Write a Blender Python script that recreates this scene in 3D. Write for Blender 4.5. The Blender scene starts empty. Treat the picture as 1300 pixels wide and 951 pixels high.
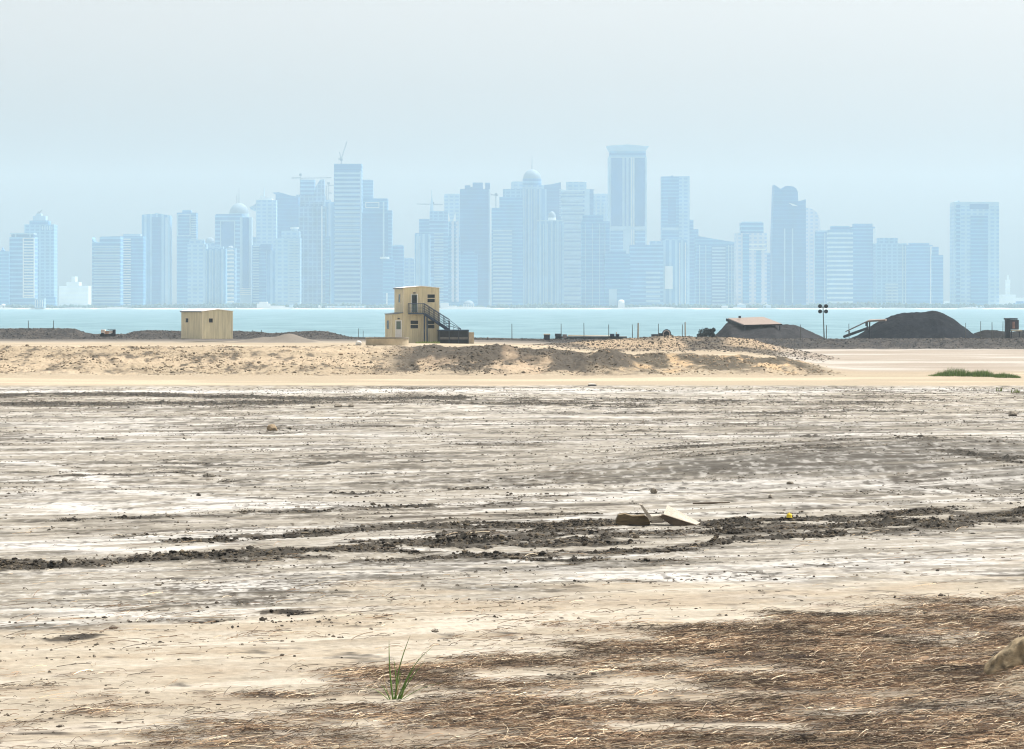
import bpy, bmesh, math, random
import numpy as np
from mathutils import Vector, Matrix, noise as mnoise

random.seed(7)
RNG = np.random.default_rng(11)
C = bpy.context.scene.collection
F = 4300.0          # focal length in pixels of the 1300 px wide photograph
HZ = 386.0          # row of the horizon
CAMZ = 6.0
def PX(px, Y): return (px - 650.0) / F * Y
def PZ(py, Y): return CAMZ - (py - HZ) / F * Y
def GY(py, z=0.0): return F * (CAMZ - z) / (py - HZ)

# ------------------------------------------------------------------ materials
def new_mat(name):
    m = bpy.data.materials.new(name); m.use_nodes = True
    nt = m.node_tree; b = nt.nodes['Principled BSDF']
    return m, nt, b
def N(nt, t, **kw):
    n = nt.nodes.new(t)
    for k, v in kw.items(): setattr(n, k, v)
    return n
def plain(name, col, rough=0.7, metal=0.0, var=0.18, scale=3.0, bump=0.0, stretch=(1,1,1), spec=0.3):
    m, nt, b = new_mat(name)
    tc = N(nt, 'ShaderNodeTexCoord'); mp = N(nt, 'ShaderNodeMapping'); mp.inputs['Scale'].default_value = stretch
    nz = N(nt, 'ShaderNodeTexNoise'); nz.inputs['Scale'].default_value = scale; nz.inputs['Detail'].default_value = 5
    nt.links.new(tc.outputs['Object'], mp.inputs[0]); nt.links.new(mp.outputs[0], nz.inputs['Vector'])
    mr = N(nt, 'ShaderNodeMapRange'); mr.inputs['From Min'].default_value = .3; mr.inputs['From Max'].default_value = .7
    mr.inputs['To Min'].default_value = 1 - var; mr.inputs['To Max'].default_value = 1 + var
    nt.links.new(nz.outputs['Fac'], mr.inputs['Value'])
    mx = N(nt, 'ShaderNodeVectorMath', operation='SCALE'); mx.inputs[0].default_value = col[:3]
    nt.links.new(mr.outputs[0], mx.inputs['Scale']); nt.links.new(mx.outputs[0], b.inputs['Base Color'])
    b.inputs['Roughness'].default_value = rough; b.inputs['Metallic'].default_value = metal
    b.inputs['Specular IOR Level'].default_value = spec
    if bump:
        bp = N(nt, 'ShaderNodeBump'); bp.inputs['Strength'].default_value = bump; bp.inputs['Distance'].default_value = .05
        nt.links.new(nz.outputs['Fac'], bp.inputs['Height']); nt.links.new(bp.outputs[0], b.inputs['Normal'])
    return m
def corrugated(name, col, period=0.25, axis=0):
    m, nt, b = new_mat(name)
    tc = N(nt, 'ShaderNodeTexCoord'); sp = N(nt, 'ShaderNodeSeparateXYZ'); nt.links.new(tc.outputs['Object'], sp.inputs[0])
    s = N(nt, 'ShaderNodeMath', operation='ADD'); nt.links.new(sp.outputs[0], s.inputs[0]); nt.links.new(sp.outputs[1], s.inputs[1])
    k = N(nt, 'ShaderNodeMath', operation='MULTIPLY'); k.inputs[1].default_value = 2*math.pi/period; nt.links.new(s.outputs[0], k.inputs[0])
    sn = N(nt, 'ShaderNodeMath', operation='SINE'); nt.links.new(k.outputs[0], sn.inputs[0])
    bp = N(nt, 'ShaderNodeBump'); bp.inputs['Strength'].default_value = .3; bp.inputs['Distance'].default_value = .02
    nt.links.new(sn.outputs[0], bp.inputs['Height']); nt.links.new(bp.outputs[0], b.inputs['Normal'])
    mp = N(nt, 'ShaderNodeMapping'); mp.inputs['Scale'].default_value = (3, 3, .35); nt.links.new(tc.outputs['Object'], mp.inputs[0])
    nz = N(nt, 'ShaderNodeTexNoise'); nz.inputs['Scale'].default_value = 1.2; nz.inputs['Detail'].default_value = 6; nt.links.new(mp.outputs[0], nz.inputs['Vector'])
    mr = N(nt, 'ShaderNodeMapRange'); mr.inputs['From Min'].default_value=.3; mr.inputs['From Max'].default_value=.7
    mr.inputs['To Min'].default_value = .78; mr.inputs['To Max'].default_value = 1.12; nt.links.new(nz.outputs['Fac'], mr.inputs['Value'])
    mx = N(nt, 'ShaderNodeVectorMath', operation='SCALE'); mx.inputs[0].default_value = col[:3]
    nt.links.new(mr.outputs[0], mx.inputs['Scale']); nt.links.new(mx.outputs[0], b.inputs['Base Color'])
    b.inputs['Roughness'].default_value = .55
    return m
def facade(name, wall, glass, fh=5.0, band=.4, vw=0.0, vband=.25, grime=.12):
    wall = tuple(w*.85+g*.15 for w, g in zip(wall, glass)); wall = (wall[0], wall[1], wall[2]*.93); glass = tuple(g*.88+w*.12 for w, g in zip(wall, glass))
    """horizontal floor bands of wall over glass, optional vertical piers"""
    m, nt, b = new_mat(name)
    tc = N(nt, 'ShaderNodeTexCoord'); sp = N(nt, 'ShaderNodeSeparateXYZ'); nt.links.new(tc.outputs['Object'], sp.inputs[0])
    def stripes(out, period, frac):
        d = N(nt, 'ShaderNodeMath', operation='DIVIDE'); d.inputs[1].default_value = period; nt.links.new(out, d.inputs[0])
        f = N(nt, 'ShaderNodeMath', operation='FRACT'); nt.links.new(d.outputs[0], f.inputs[0])
        l = N(nt, 'ShaderNodeMath', operation='LESS_THAN'); l.inputs[1].default_value = frac; nt.links.new(f.outputs[0], l.inputs[0])
        return l.outputs[0]
    fac = stripes(sp.outputs[2], fh, band) if band > 0 else None
    if vw > 0:
        a = N(nt, 'ShaderNodeMath', operation='ADD'); nt.links.new(sp.outputs[0], a.inputs[0]); nt.links.new(sp.outputs[1], a.inputs[1])
        v = stripes(a.outputs[0], vw, vband)
        if fac is None: fac = v
        else:
            mxx = N(nt, 'ShaderNodeMath', operation='MAXIMUM'); nt.links.new(fac, mxx.inputs[0]); nt.links.new(v, mxx.inputs[1]); fac = mxx.outputs[0]
    nz = N(nt, 'ShaderNodeTexNoise'); nz.inputs['Scale'].default_value = .05; nz.inputs['Detail'].default_value = 4
    nt.links.new(tc.outputs['Object'], nz.inputs['Vector'])
    mr = N(nt, 'ShaderNodeMapRange'); mr.inputs['From Min'].default_value=.3; mr.inputs['From Max'].default_value=.7
    mr.inputs['To Min'].default_value = 1-grime; mr.inputs['To Max'].default_value = 1+grime; nt.links.new(nz.outputs['Fac'], mr.inputs['Value'])
    mix = N(nt, 'ShaderNodeMix', data_type='RGBA'); mix.inputs['A'].default_value = (*glass, 1); mix.inputs['B'].default_value = (*wall, 1)
    if fac is not None: nt.links.new(fac, mix.inputs['Factor'])
    else: mix.inputs['Factor'].default_value = 0
    sc = N(nt, 'ShaderNodeVectorMath', operation='SCALE'); nt.links.new(mix.outputs['Result'], sc.inputs[0]); nt.links.new(mr.outputs[0], sc.inputs['Scale'])
    nt.links.new(sc.outputs[0], b.inputs['Base Color']); b.inputs['Roughness'].default_value = .6
    b.inputs['Specular IOR Level'].default_value = .25
    return m
def attr_mat(name, rough=.9, fine=14.0, var=.2, bump=.5, dist=.03, spec=.2):
    """colour from the mesh's own colour attribute broken up by fine noise"""
    m, nt, b = new_mat(name)
    at = N(nt, 'ShaderNodeAttribute', attribute_name='Col')
    tc = N(nt, 'ShaderNodeTexCoord')
    nz = N(nt, 'ShaderNodeTexNoise'); nz.inputs['Scale'].default_value = fine; nz.inputs['Detail'].default_value = 6; nz.inputs['Roughness'].default_value = .65
    nt.links.new(tc.outputs['Object'], nz.inputs['Vector'])
    mr = N(nt, 'ShaderNodeMapRange'); mr.inputs['From Min'].default_value=.3; mr.inputs['From Max'].default_value=.7
    mr.inputs['To Min'].default_value = 1-var; mr.inputs['To Max'].default_value = 1+var*.7; nt.links.new(nz.outputs['Fac'], mr.inputs['Value'])
    sc = N(nt, 'ShaderNodeVectorMath', operation='SCALE'); nt.links.new(at.outputs['Color'], sc.inputs[0]); nt.links.new(mr.outputs[0], sc.inputs['Scale'])
    nt.links.new(sc.outputs[0], b.inputs['Base Color'])
    if bump:
        bp = N(nt, 'ShaderNodeBump'); bp.inputs['Strength'].default_value = bump; bp.inputs['Distance'].default_value = dist
        nt.links.new(nz.outputs['Fac'], bp.inputs['Height']); nt.links.new(bp.outputs[0], b.inputs['Normal'])
    b.inputs['Roughness'].default_value = rough; b.inputs['Specular IOR Level'].default_value = spec
    return m

# ------------------------------------------------------------------ mesh helpers
class MB:
    def __init__(s): s.bm = bmesh.new()
    def box(s, x0, x1, y0, y1, z0, z1, rz=0.0, piv=(0,0,0)):
        r = bmesh.ops.create_cube(s.bm, size=1.0)['verts']
        bmesh.ops.scale(s.bm, vec=(abs(x1-x0), abs(y1-y0), abs(z1-z0)), verts=r)
        bmesh.ops.translate(s.bm, vec=((x0+x1)/2, (y0+y1)/2, (z0+z1)/2), verts=r)
        if rz: bmesh.ops.rotate(s.bm, cent=piv, matrix=Matrix.Rotation(rz, 3, 'Z'), verts=r)
        return s
    def cone(s, x, y, z0, z1, r0, r1, seg=20, cap=True):
        v = bmesh.ops.create_cone(s.bm, cap_ends=cap, segments=seg, radius1=r0, radius2=r1, depth=z1-z0)['verts']
        bmesh.ops.translate(s.bm, vec=(x, y, (z0+z1)/2), verts=v); return s
    def tube(s, a, b, r, r2=None, seg=8):
        a = Vector(a); b = Vector(b); d = b-a
        v = bmesh.ops.create_cone(s.bm, cap_ends=True, segments=seg, radius1=r, radius2=r if r2 is None else r2, depth=d.length)['verts']
        q = d.to_track_quat('Z', 'Y').to_matrix()
        bmesh.ops.rotate(s.bm, cent=(0,0,0), matrix=q, verts=v); bmesh.ops.translate(s.bm, vec=(a+b)/2, verts=v); return s
    def dome(s, x, y, z, r, h, seg=24, rings=8):
        v = bmesh.ops.create_uvsphere(s.bm, u_segments=seg, v_segments=rings*2, radius=1)['verts']
        bmesh.ops.scale(s.bm, vec=(r, r, h), verts=v); bmesh.ops.translate(s.bm, vec=(x, y, z), verts=v); return s
    def prism(s, pts, y0, y1):
        """outline in x,z extruded from y0 to y1"""
        f = [s.bm.verts.new((p[0], y0, p[1])) for p in pts]; k = [s.bm.verts.new((p[0], y1, p[1])) for p in pts]
        n = len(pts); s.bm.faces.new(f); s.bm.faces.new(k[::-1])
        for i in range(n): s.bm.faces.new((f[i], k[i], k[(i+1)%n], f[(i+1)%n]))
        return s
    def lathe(s, prof, x=0, y=0, seg=32):
        rings = []
        for r, z in prof: rings.append([s.bm.verts.new((x+r*math.cos(2*math.pi*i/seg), y+r*math.sin(2*math.pi*i/seg), z)) for i in range(seg)])
        for a, b in zip(rings, rings[1:]):
            for i in range(seg): s.bm.faces.new((a[i], a[(i+1)%seg], b[(i+1)%seg], b[i]))
        return s
    def rot(s, ang, axis='Z', cent=(0,0,0)):
        bmesh.ops.rotate(s.bm, cent=cent, matrix=Matrix.Rotation(ang, 3, axis), verts=s.bm.verts[:]); return s
    def bevel(s, w=.02):
        bmesh.ops.bevel(s.bm, geom=s.bm.edges[:], offset=w, segments=1, affect='EDGES'); return s
    def rough(s, amp, freq=1.0, sub=0):
        if sub: bmesh.ops.subdivide_edges(s.bm, edges=s.bm.edges[:], cuts=sub, use_grid_fill=True)
        for v in s.bm.verts:
            n = mnoise.noise_vector(v.co*freq + Vector((s.__hash__()%97, 3, 1))*0 ); v.co += n*amp
        return s
    def build(s, name, m, parent=None, smooth=False):
        me = bpy.data.meshes.new(name); bmesh.ops.recalc_face_normals(s.bm, faces=s.bm.faces[:]); s.bm.to_mesh(me); s.bm.free()
        if m: me.materials.append(m)
        if smooth:
            for p in me.polygons: p.use_smooth = True
        o = bpy.data.objects.new(name, me); C.objects.link(o)
        if parent: o.parent = parent
        return o
def tag(o, label=None, cat=None, group=None, kind=None):
    if label: o['label'] = label
    if cat: o['category'] = cat
    if group: o['group'] = group
    if kind: o['kind'] = kind
    return o
def empty(name, loc, label, cat, rz=0, group=None):
    o = bpy.data.objects.new(name, None); C.objects.link(o); o.location = loc; o.rotation_euler = (0,0,rz); o.empty_display_size = .5
    return tag(o, label, cat, group)
def array_mesh(name, verts, faces, m, cols=None, smooth=False, parent=None):
    """numpy verts (n,3), faces (k,3|4), optional per-vertex colours"""
    me = bpy.data.meshes.new(name); n = len(verts); k, c = faces.shape
    me.vertices.add(n); me.vertices.foreach_set('co', np.ascontiguousarray(verts, dtype=np.float32).ravel())
    me.loops.add(k*c); me.loops.foreach_set('vertex_index', np.ascontiguousarray(faces, dtype=np.int32).ravel())
    me.polygons.add(k); me.polygons.foreach_set('loop_start', np.arange(0, k*c, c, dtype=np.int32))
    me.polygons.foreach_set('use_smooth', np.full(k, smooth, dtype=bool))
    me.update(calc_edges=True)
    if cols is not None:
        a = me.color_attributes.new('Col', 'FLOAT_COLOR', 'POINT')
        cc = np.ones((n, 4), dtype=np.float32); cc[:, :3] = cols; a.data.foreach_set('color', cc.ravel())
    me.materials.append(m)
    o = bpy.data.objects.new(name, me); C.objects.link(o)
    if parent: o.parent = parent
    return o

# ------------------------------------------------------------------ numpy noise
def _h(i, j, s):
    v = i*np.uint32(374761393) + j*np.uint32(668265263) + np.uint32((s*974634777) & 0xFFFFFFFF)
    v ^= v >> np.uint32(13); v *= np.uint32(1274126177); v ^= v >> np.uint32(16)
    return (v & np.uint32(0xFFFFFF)).astype(np.float32) * np.float32(1/0xFFFFFF)
def vn(x, y, s=0):
    x, y = np.broadcast_arrays(np.asarray(x, dtype=np.float32), np.asarray(y, dtype=np.float32))
    xi = np.floor(x); yi = np.floor(y); fx = x-xi; fy = y-yi
    fx = fx*fx*(3-2*fx); fy = fy*fy*(3-2*fy); xi = xi.astype(np.int32).view(np.uint32); yi = yi.astype(np.int32).view(np.uint32)
    one = np.uint32(1)
    a = _h(xi, yi, s); b = _h(xi+one, yi, s); c = _h(xi, yi+one, s); d = _h(xi+one, yi+one, s)
    a += (b-a)*fx; c += (d-c)*fx
    return a + (c-a)*fy
def fbm(x, y, s=0, o=4, g=.5):
    t = 0; a = 1; n = 0
    for k in range(o):
        t = t + a*vn(x*2**k + 17.3*k, y*2**k - 9.1*k, s+k); n += a; a *= g
    return t/n - .5              # about -.35 .. .35
def sst(a, b, x):
    t = np.clip((x-a)/(b-a), 0, 1); return t*t*(3-2*t)

# ------------------------------------------------------------------ layout of the ground
# wheel ruts: centre lines given in the photograph, taken down to the field (z = 0); width in metres, strength, churn
RUTS = [
 ([(-200,726),(0,720),(110,714),(200,707),(330,703),(450,697),(560,690),(660,684),(760,681),(880,678),(1000,672),(1150,664),(1300,652),(1500,640)], .95, 1.0),
 ([(225,689),(350,681),(430,676),(520,670),(600,667),(700,667),(780,664),(880,668),(960,665),(1060,660),(1180,650),(1230,648)], 1.0, 1.0),
 ([(480,711),(560,707),(650,704),(740,702),(820,698),(880,694),(960,684),(1080,676),(1200,668),(1320,657),(1500,648)], .8, .9),
 ([(440,690),(540,692),(600,695),(660,692),(740,690),(800,688)], .8, .95),
 ([(500,702),(560,703),(640,709),(720,712),(790,708)], .45, .8),
 ([(560,679),(640,676),(720,675),(800,674)], .7, .9),
 ([(-200,712),(60,713),(180,709),(320,711),(420,706),(520,700)], .6, .55),
 ([(560,660),(680,655),(780,650),(880,655),(980,652),(1080,648)], .5, .35),
 ([(170,660),(240,654),(330,650),(420,648),(520,643),(640,640)], .7, .45),
 ([(60,660),(150,657),(200,655)], .6, .6),
 ([(400,628),(520,625),(640,620),(720,612)], .7, .3),
 ([(165,680),(200,678),(215,679)], .7, .8),
 ([(420,645),(520,641),(600,636),(700,630),(800,628)], .6, .3),
 ([(300,768),(340,766),(352,765)], .5, .8),
 ([(180,800),(240,793),(300,786),(350,780),(430,778)], .45, .6),
 ([(30,812),(90,812),(160,800)], .5, .45),
 ([(200,784),(230,781),(260,778)], .4, .5),
 ([(700,718),(740,716),(800,714),(850,712)], .4, .5),
 ([(960,728),(1000,722),(1050,720)], .5, .5),
 ([(235,628),(300,627)], .6, .5),
 ([(-200,503),(0,502),(100,501),(200,502),(330,505),(420,507),(600,505)], 3.2, .95),
 ([(-200,514),(0,513),(120,513),(260,512),(400,511)], 3.0, .85),
 ([(560,512),(700,513),(760,516),(830,516)], 2.5, .7),
 ([(640,507),(800,508),(1000,512),(1150,510)], 2.5, .45),
 ([(950,525),(1100,522),(1200,525)], 2.2, .45),
 ([(780,524),(900,524),(980,527),(1060,530)], 2.0, .4),
 ([(750,545),(900,549),(1050,556),(1200,560),(1330,566)], 2.0, .35),
 ([(820,580),(900,576),(1000,574),(1120,577),(1260,582)], 2.2, .6),
 ([(860,592),(940,590),(1030,589),(1120,592)], 1.6, .5),
 ([(1180,592),(1240,598),(1320,606)], 2.4, .6),
 ([(420,541),(560,545),(700,549)], 1.3, .25),
 ([(0,560),(160,556),(300,552),(420,550)], 1.5, .25),
 ([(200,585),(330,590),(480,586),(600,588)], 1.2, .3),
 ([(0,600),(120,604),(230,600),(300,612)], 1.2, .35),
]
RUTW = []
for pts, w, s in RUTS:
    ys = [GY(p[1]) for p in pts]; xs = [PX(p[0], y) for p, y in zip(pts, ys)]
    RUTW.append((np.array(xs), np.array(ys), w*1.3, s))
SALT = [  # smooth pale crusted pools
 ([(0,556),(60,547),(200,545),(330,540),(470,537)], 1.6, .5),
 ([(40,642),(120,646),(180,650),(320,640)], 1.6, .9), ([(120,622),(220,632),(330,640),(460,642)], 1.6, .8),
 ([(-100,694),(60,696),(160,700),(230,697),(330,689)], 1.0, 1.0), ([(540,672),(640,668),(780,649),(900,644),(1010,640),(1100,640)], .7, .9),
 ([(0,772),(100,780),(200,785),(300,776)], 1.1, .8), ([(0,742),(200,745),(400,742)], 1.0, .6), ([(640,730),(800,727),(900,740),(1080,735)], 1.1, .7),
 ([(480,696),(560,700),(650,710),(760,710),(880,697)], .6, .8), ([(700,676),(780,676),(900,682)], .4, .7),
 ([(1130,570),(1200,572),(1320,578)], 1.6, .9), ([(680,528),(800,530),(900,528)], 1.8, .8), ([(1140,516),(1240,515),(1330,520)], 1.6, .6),
 ([(200,533),(330,528),(470,530)], 1.6, .6), ([(500,532),(640,528)], 1.6, .5), ([(-100,498),(400,497),(800,497),(1400,495)], 4.5, 1.0),
 ([(560,560),(700,562),(800,560)], 1.0, .5), ([(200,680),(420,668),(560,655),(700,640),(860,620)], .9, .5), ([(900,618),(1100,612),(1300,640)], 1.8, .6),
 ([(1000,760),(1150,735),(1300,728)], .8, .5), ([(200,560),(420,556),(600,552)], 1.2, .5), ([(0,585),(60,588),(100,600),(160,620)], 1.3, .8),
]
SALTW = []
for pts, w, s in SALT:
    ys = [GY(p[1]) for p in pts]; xs = [PX(p[0], y) for p, y in zip(pts, ys)]
    SALTW.append((np.array(xs), np.array(ys), w, s))
def line_mask(X, Y, L, prof, end=1.2, cov=None):
    xs, ys, w, s = L
    if xs[0] > xs[-1]: xs = xs[::-1]; ys = ys[::-1]
    o = np.argsort(xs); xs = xs[o]; ys = ys[o]
    yc = np.interp(X, xs, ys)
    e = sst(xs[0]-end, xs[0]+end, X) * (1-sst(xs[-1]-end, xs[-1]+end, X))
    if cov is not None: return prof(Y-yc, w)*e*(.55+.45*s)*sst(.74-s*.70, .98-s*.70, cov)
    return prof(Y-yc, w) * e * s
def _lines(X, Y, LS, wobs, prof, end, covf=None):
    X = np.asarray(X, dtype=np.float64); Y = np.asarray(Y, dtype=np.float64)
    out = np.zeros(X.size); fl = np.flatnonzero(Y.ravel() < 262)
    x = X.ravel()[fl]; y = Y.ravel()[fl]; m = np.zeros(len(fl))
    wob = wobs(x, y); cv = covf(x, y) if covf else None
    for L in LS:
        pad = L[2]*5+2
        k = np.flatnonzero((y > L[1].min()-pad) & (y < L[1].max()+pad) & (x > L[0].min()-3) & (x < L[0].max()+3))
        if len(k): m[k] = np.maximum(m[k], line_mask(x[k], y[k]+wob[k]*end[0]*L[2], L, prof, end[1], cv[k] if covf else None))
    out[fl] = m; return out.reshape(X.shape)
def rut_mask(X, Y):
    """0..1 churned mud"""
    m = _lines(X, Y, RUTW, lambda x, y: fbm(x/3.0, y/3.0, 40, 3), lambda d, w: np.exp(-(d/w)**2), (1.0, 1.2), lambda x, y: .5+1.7*fbm(x/1.5, y/1.0, 45, 4))
    m = m*np.clip(.92+1.3*fbm(X/2.6, Y/.9, 47, 4), .3, 1.12)
    return m*(1-np.exp(-((X-PX(836,91.8))/1.25)**4 - ((Y-91.6)/1.3)**4))
def salt_mask(X, Y):
    return _lines(X, Y, SALTW, lambda x, y: fbm(x/4.0, y/4.0, 50, 3), lambda d, w: np.exp(-(d/(w*1.3))**2), (3.0, 2.0))
def streaks(X, Y):
    """thin wandering wheel marks"""
    Ys = shear(X, Y); a = np.abs(fbm(X/11, Ys/1.3, 300, 3)); b = np.abs(fbm(X/7+9, (Ys+.12*X)/.8, 306, 3)); c = np.abs(fbm(X/24, Ys/3.4, 312, 3))
    m = np.maximum(np.maximum(np.exp(-(a/.030)**2), .8*np.exp(-(b/.025)**2)), np.exp(-(c/.030)**2))
    return m*np.clip(.35+3*fbm(X/6, Y/9, 318, 3), 0, 1)
def shear(X, Y):
    k = np.interp(Y, [40, 60, 100, 140, 200, 260], [.15, .45, .50, .30, .12, .08]); return Y - k*X
_bx = lambda px: (px-650)/F*300.0
def bank_crest(X): return np.interp(X, [_bx(p) for p in (-400,0,480,560,620,700,745,775,800,840,950,1010,1050,1090,1700)], [2.0,2.0,2.0,1.95,1.9,1.75,1.5,1.4,1.33,1.33,1.2,.85,.35,.15,.15])
RIDGE_X = [(p-650)/F*356 for p in (660,700,740,780,850,950,1000,1040,1066)]
RIDGE_H = [0,.35,.75,1.15,1.35,1.25,.9,.45,0]
BERM_PY = ([-500,-60,0,60,95,108,118,160,172,190,225,300,330,345,375,400,418,440,460,600,690,860,900,1060,1300,1800],
           [420,418,418,417.5,418,423,425,425,421.5,420,421,421,422.5,424,422,420.5,422,428,431,431,431,431,430,431,430,430])
def Hn(X, Y, detail=True):
    X = np.asarray(X, dtype=np.float64); Y = np.asarray(Y, dtype=np.float64)
    z = np.zeros_like(X)
    near = 1 - sst(235, 255, Y)
    if detail:
        Ys = shear(X, Y)
        z += near*(.10*fbm(X/9, Y/7, 1, 4) + .045*fbm(X/4.5, Ys/.9, 3, 4) + .05*fbm(X/.9, Y/.8, 5, 3)*(.4+.9*sst(-.1,.25,fbm(X/6,Y/5,8,2))))
        r = rut_mask(X, Y)
        lump = np.abs(fbm(X/.30, Y/.34, 60, 3))*2.6
        z += near*r*(.01 + .20*lump*(.2+vn(X/.7, Y/.5, 63)))*(.4+1.6*np.clip(fbm(X/2.2, Y/1.0, 68, 3)+.3, 0, .8))
        z += near*streaks(X, Y)*(.02+.07*np.abs(fbm(X/.3, Y/.3, 66, 2)))
        # tyre grooves running with the ruts
        z -= near*.06*sst(.35,.6,r)*(1-sst(.75,.95,r))
    # low swell on the right of the field
    z += .75*np.exp(-((X-17)/11)**2 - ((Y-131)/10)**2) + .35*np.exp(-((X-9)/7)**2-((Y-120)/6)**2) + .55*np.exp(-((X-22)/7)**2-((Y-117)/6)**2)
    # heap carrying the boulder, bottom right, and the dark straw heap
    z += .46*np.exp(-((X-8.5)/1.05)**2 - ((Y-52.3)/1.15)**2)
    if detail:
        lit_ = litter_mask(X, Y)*(Y < 80); z += lit_*(.11*np.abs(fbm(X/.45, Y/.35, 90, 3)) + .10*np.clip(fbm(X/1.6, Y/1.1, 94, 3), 0, 1))
    z += .14*np.exp(-((X-4.1)/.75)**2 - ((Y-57.2)/.8)**2)
    # bank
    zc = bank_crest(X); wv = 3.0*fbm(X/10, X*0+3, 21, 3)
    st = sst(276+wv*2, 305+wv, Y)
    left = 1 - sst(_bx(740), _bx(1040), X*300/np.maximum(Y,1))
    z += st*zc - left*np.clip(Y-305, 0, 90)*.0069
    z += sst(255, 276, Y)*.12
    # hills on the bank
    def hill(px, Yc, h, rx, ry): return h*np.exp(-((X-PX(px,Yc))/rx)**2 - ((Y-Yc)/ry)**2)
    z += hill(775,291,1.15,2.0,4) + hill(640,297,.55,3.2,4) + hill(690,293,.5,1.8,4) + hill(597,293,.35,2.0,4) + hill(545,292,.15,3,4) + hill(815,281,.3,1.5,3) + hill(900,283,.25,2.5,4) + hill(960,282,.25,2,4)
    z += hill(335,404,.55,2.2,4) + hill(366,402,.8,1.6,4) + hill(385,402,.3,2,4)
    # second gravel ridge
    z += np.interp(X, RIDGE_X, RIDGE_H)*np.exp(-((Y-356)/8.0)**2)*(1+.35*fbm(X/4, Y/5, 31, 3)) 
    # dark berm along the water
    u = X/np.maximum(Y, 1)*F+650
    top = 6-(np.interp(u, *BERM_PY)-HZ)/F*446
    basez = z.copy()
    bm = sst(432, 443, Y)*(1-sst(449, 462, Y))
    z = z + np.maximum(0, top-basez)*bm*(1+.05*fbm(X/3,Y/3,71,3))
    if detail:
        rough = sst(272, 282, Y)*(1-sst(303, 312, Y))*sst(.3, 1.0, zc)
        z += rough*(.50*fbm(X/3.0, Y/4, 12, 5) + .42*np.abs(fbm(X/.7, Y/1.3, 15, 3)))
        z += sst(300,312,Y)*(.10*fbm(X/3, Y/3, 18, 4))
        midz = sst(_bx(480), _bx(540), X)*(1-sst(_bx(1000), _bx(1040), X))*sst(276, 284, Y)*(1-sst(306,314,Y)); z += midz*(.55*fbm(X/1.8, Y/9, 23, 3)+.25*np.abs(fbm(X/.9, Y/2, 26, 3)))
        rg = np.interp(X, RIDGE_X, RIDGE_H)*np.exp(-((Y-354)/8.0)**2)
        z += rg*.22*np.abs(fbm(X/.7, Y/.8, 19, 3)) + bm*.2*np.abs(fbm(X/.9, Y/.9, 22, 3))
    z = z*(1-sst(458, 490, Y)) - 4.0*sst(458, 500, Y)
    return z
def H1(x, y, detail=False): return float(Hn(np.array([x]), np.array([y]), detail)[0])

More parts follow.
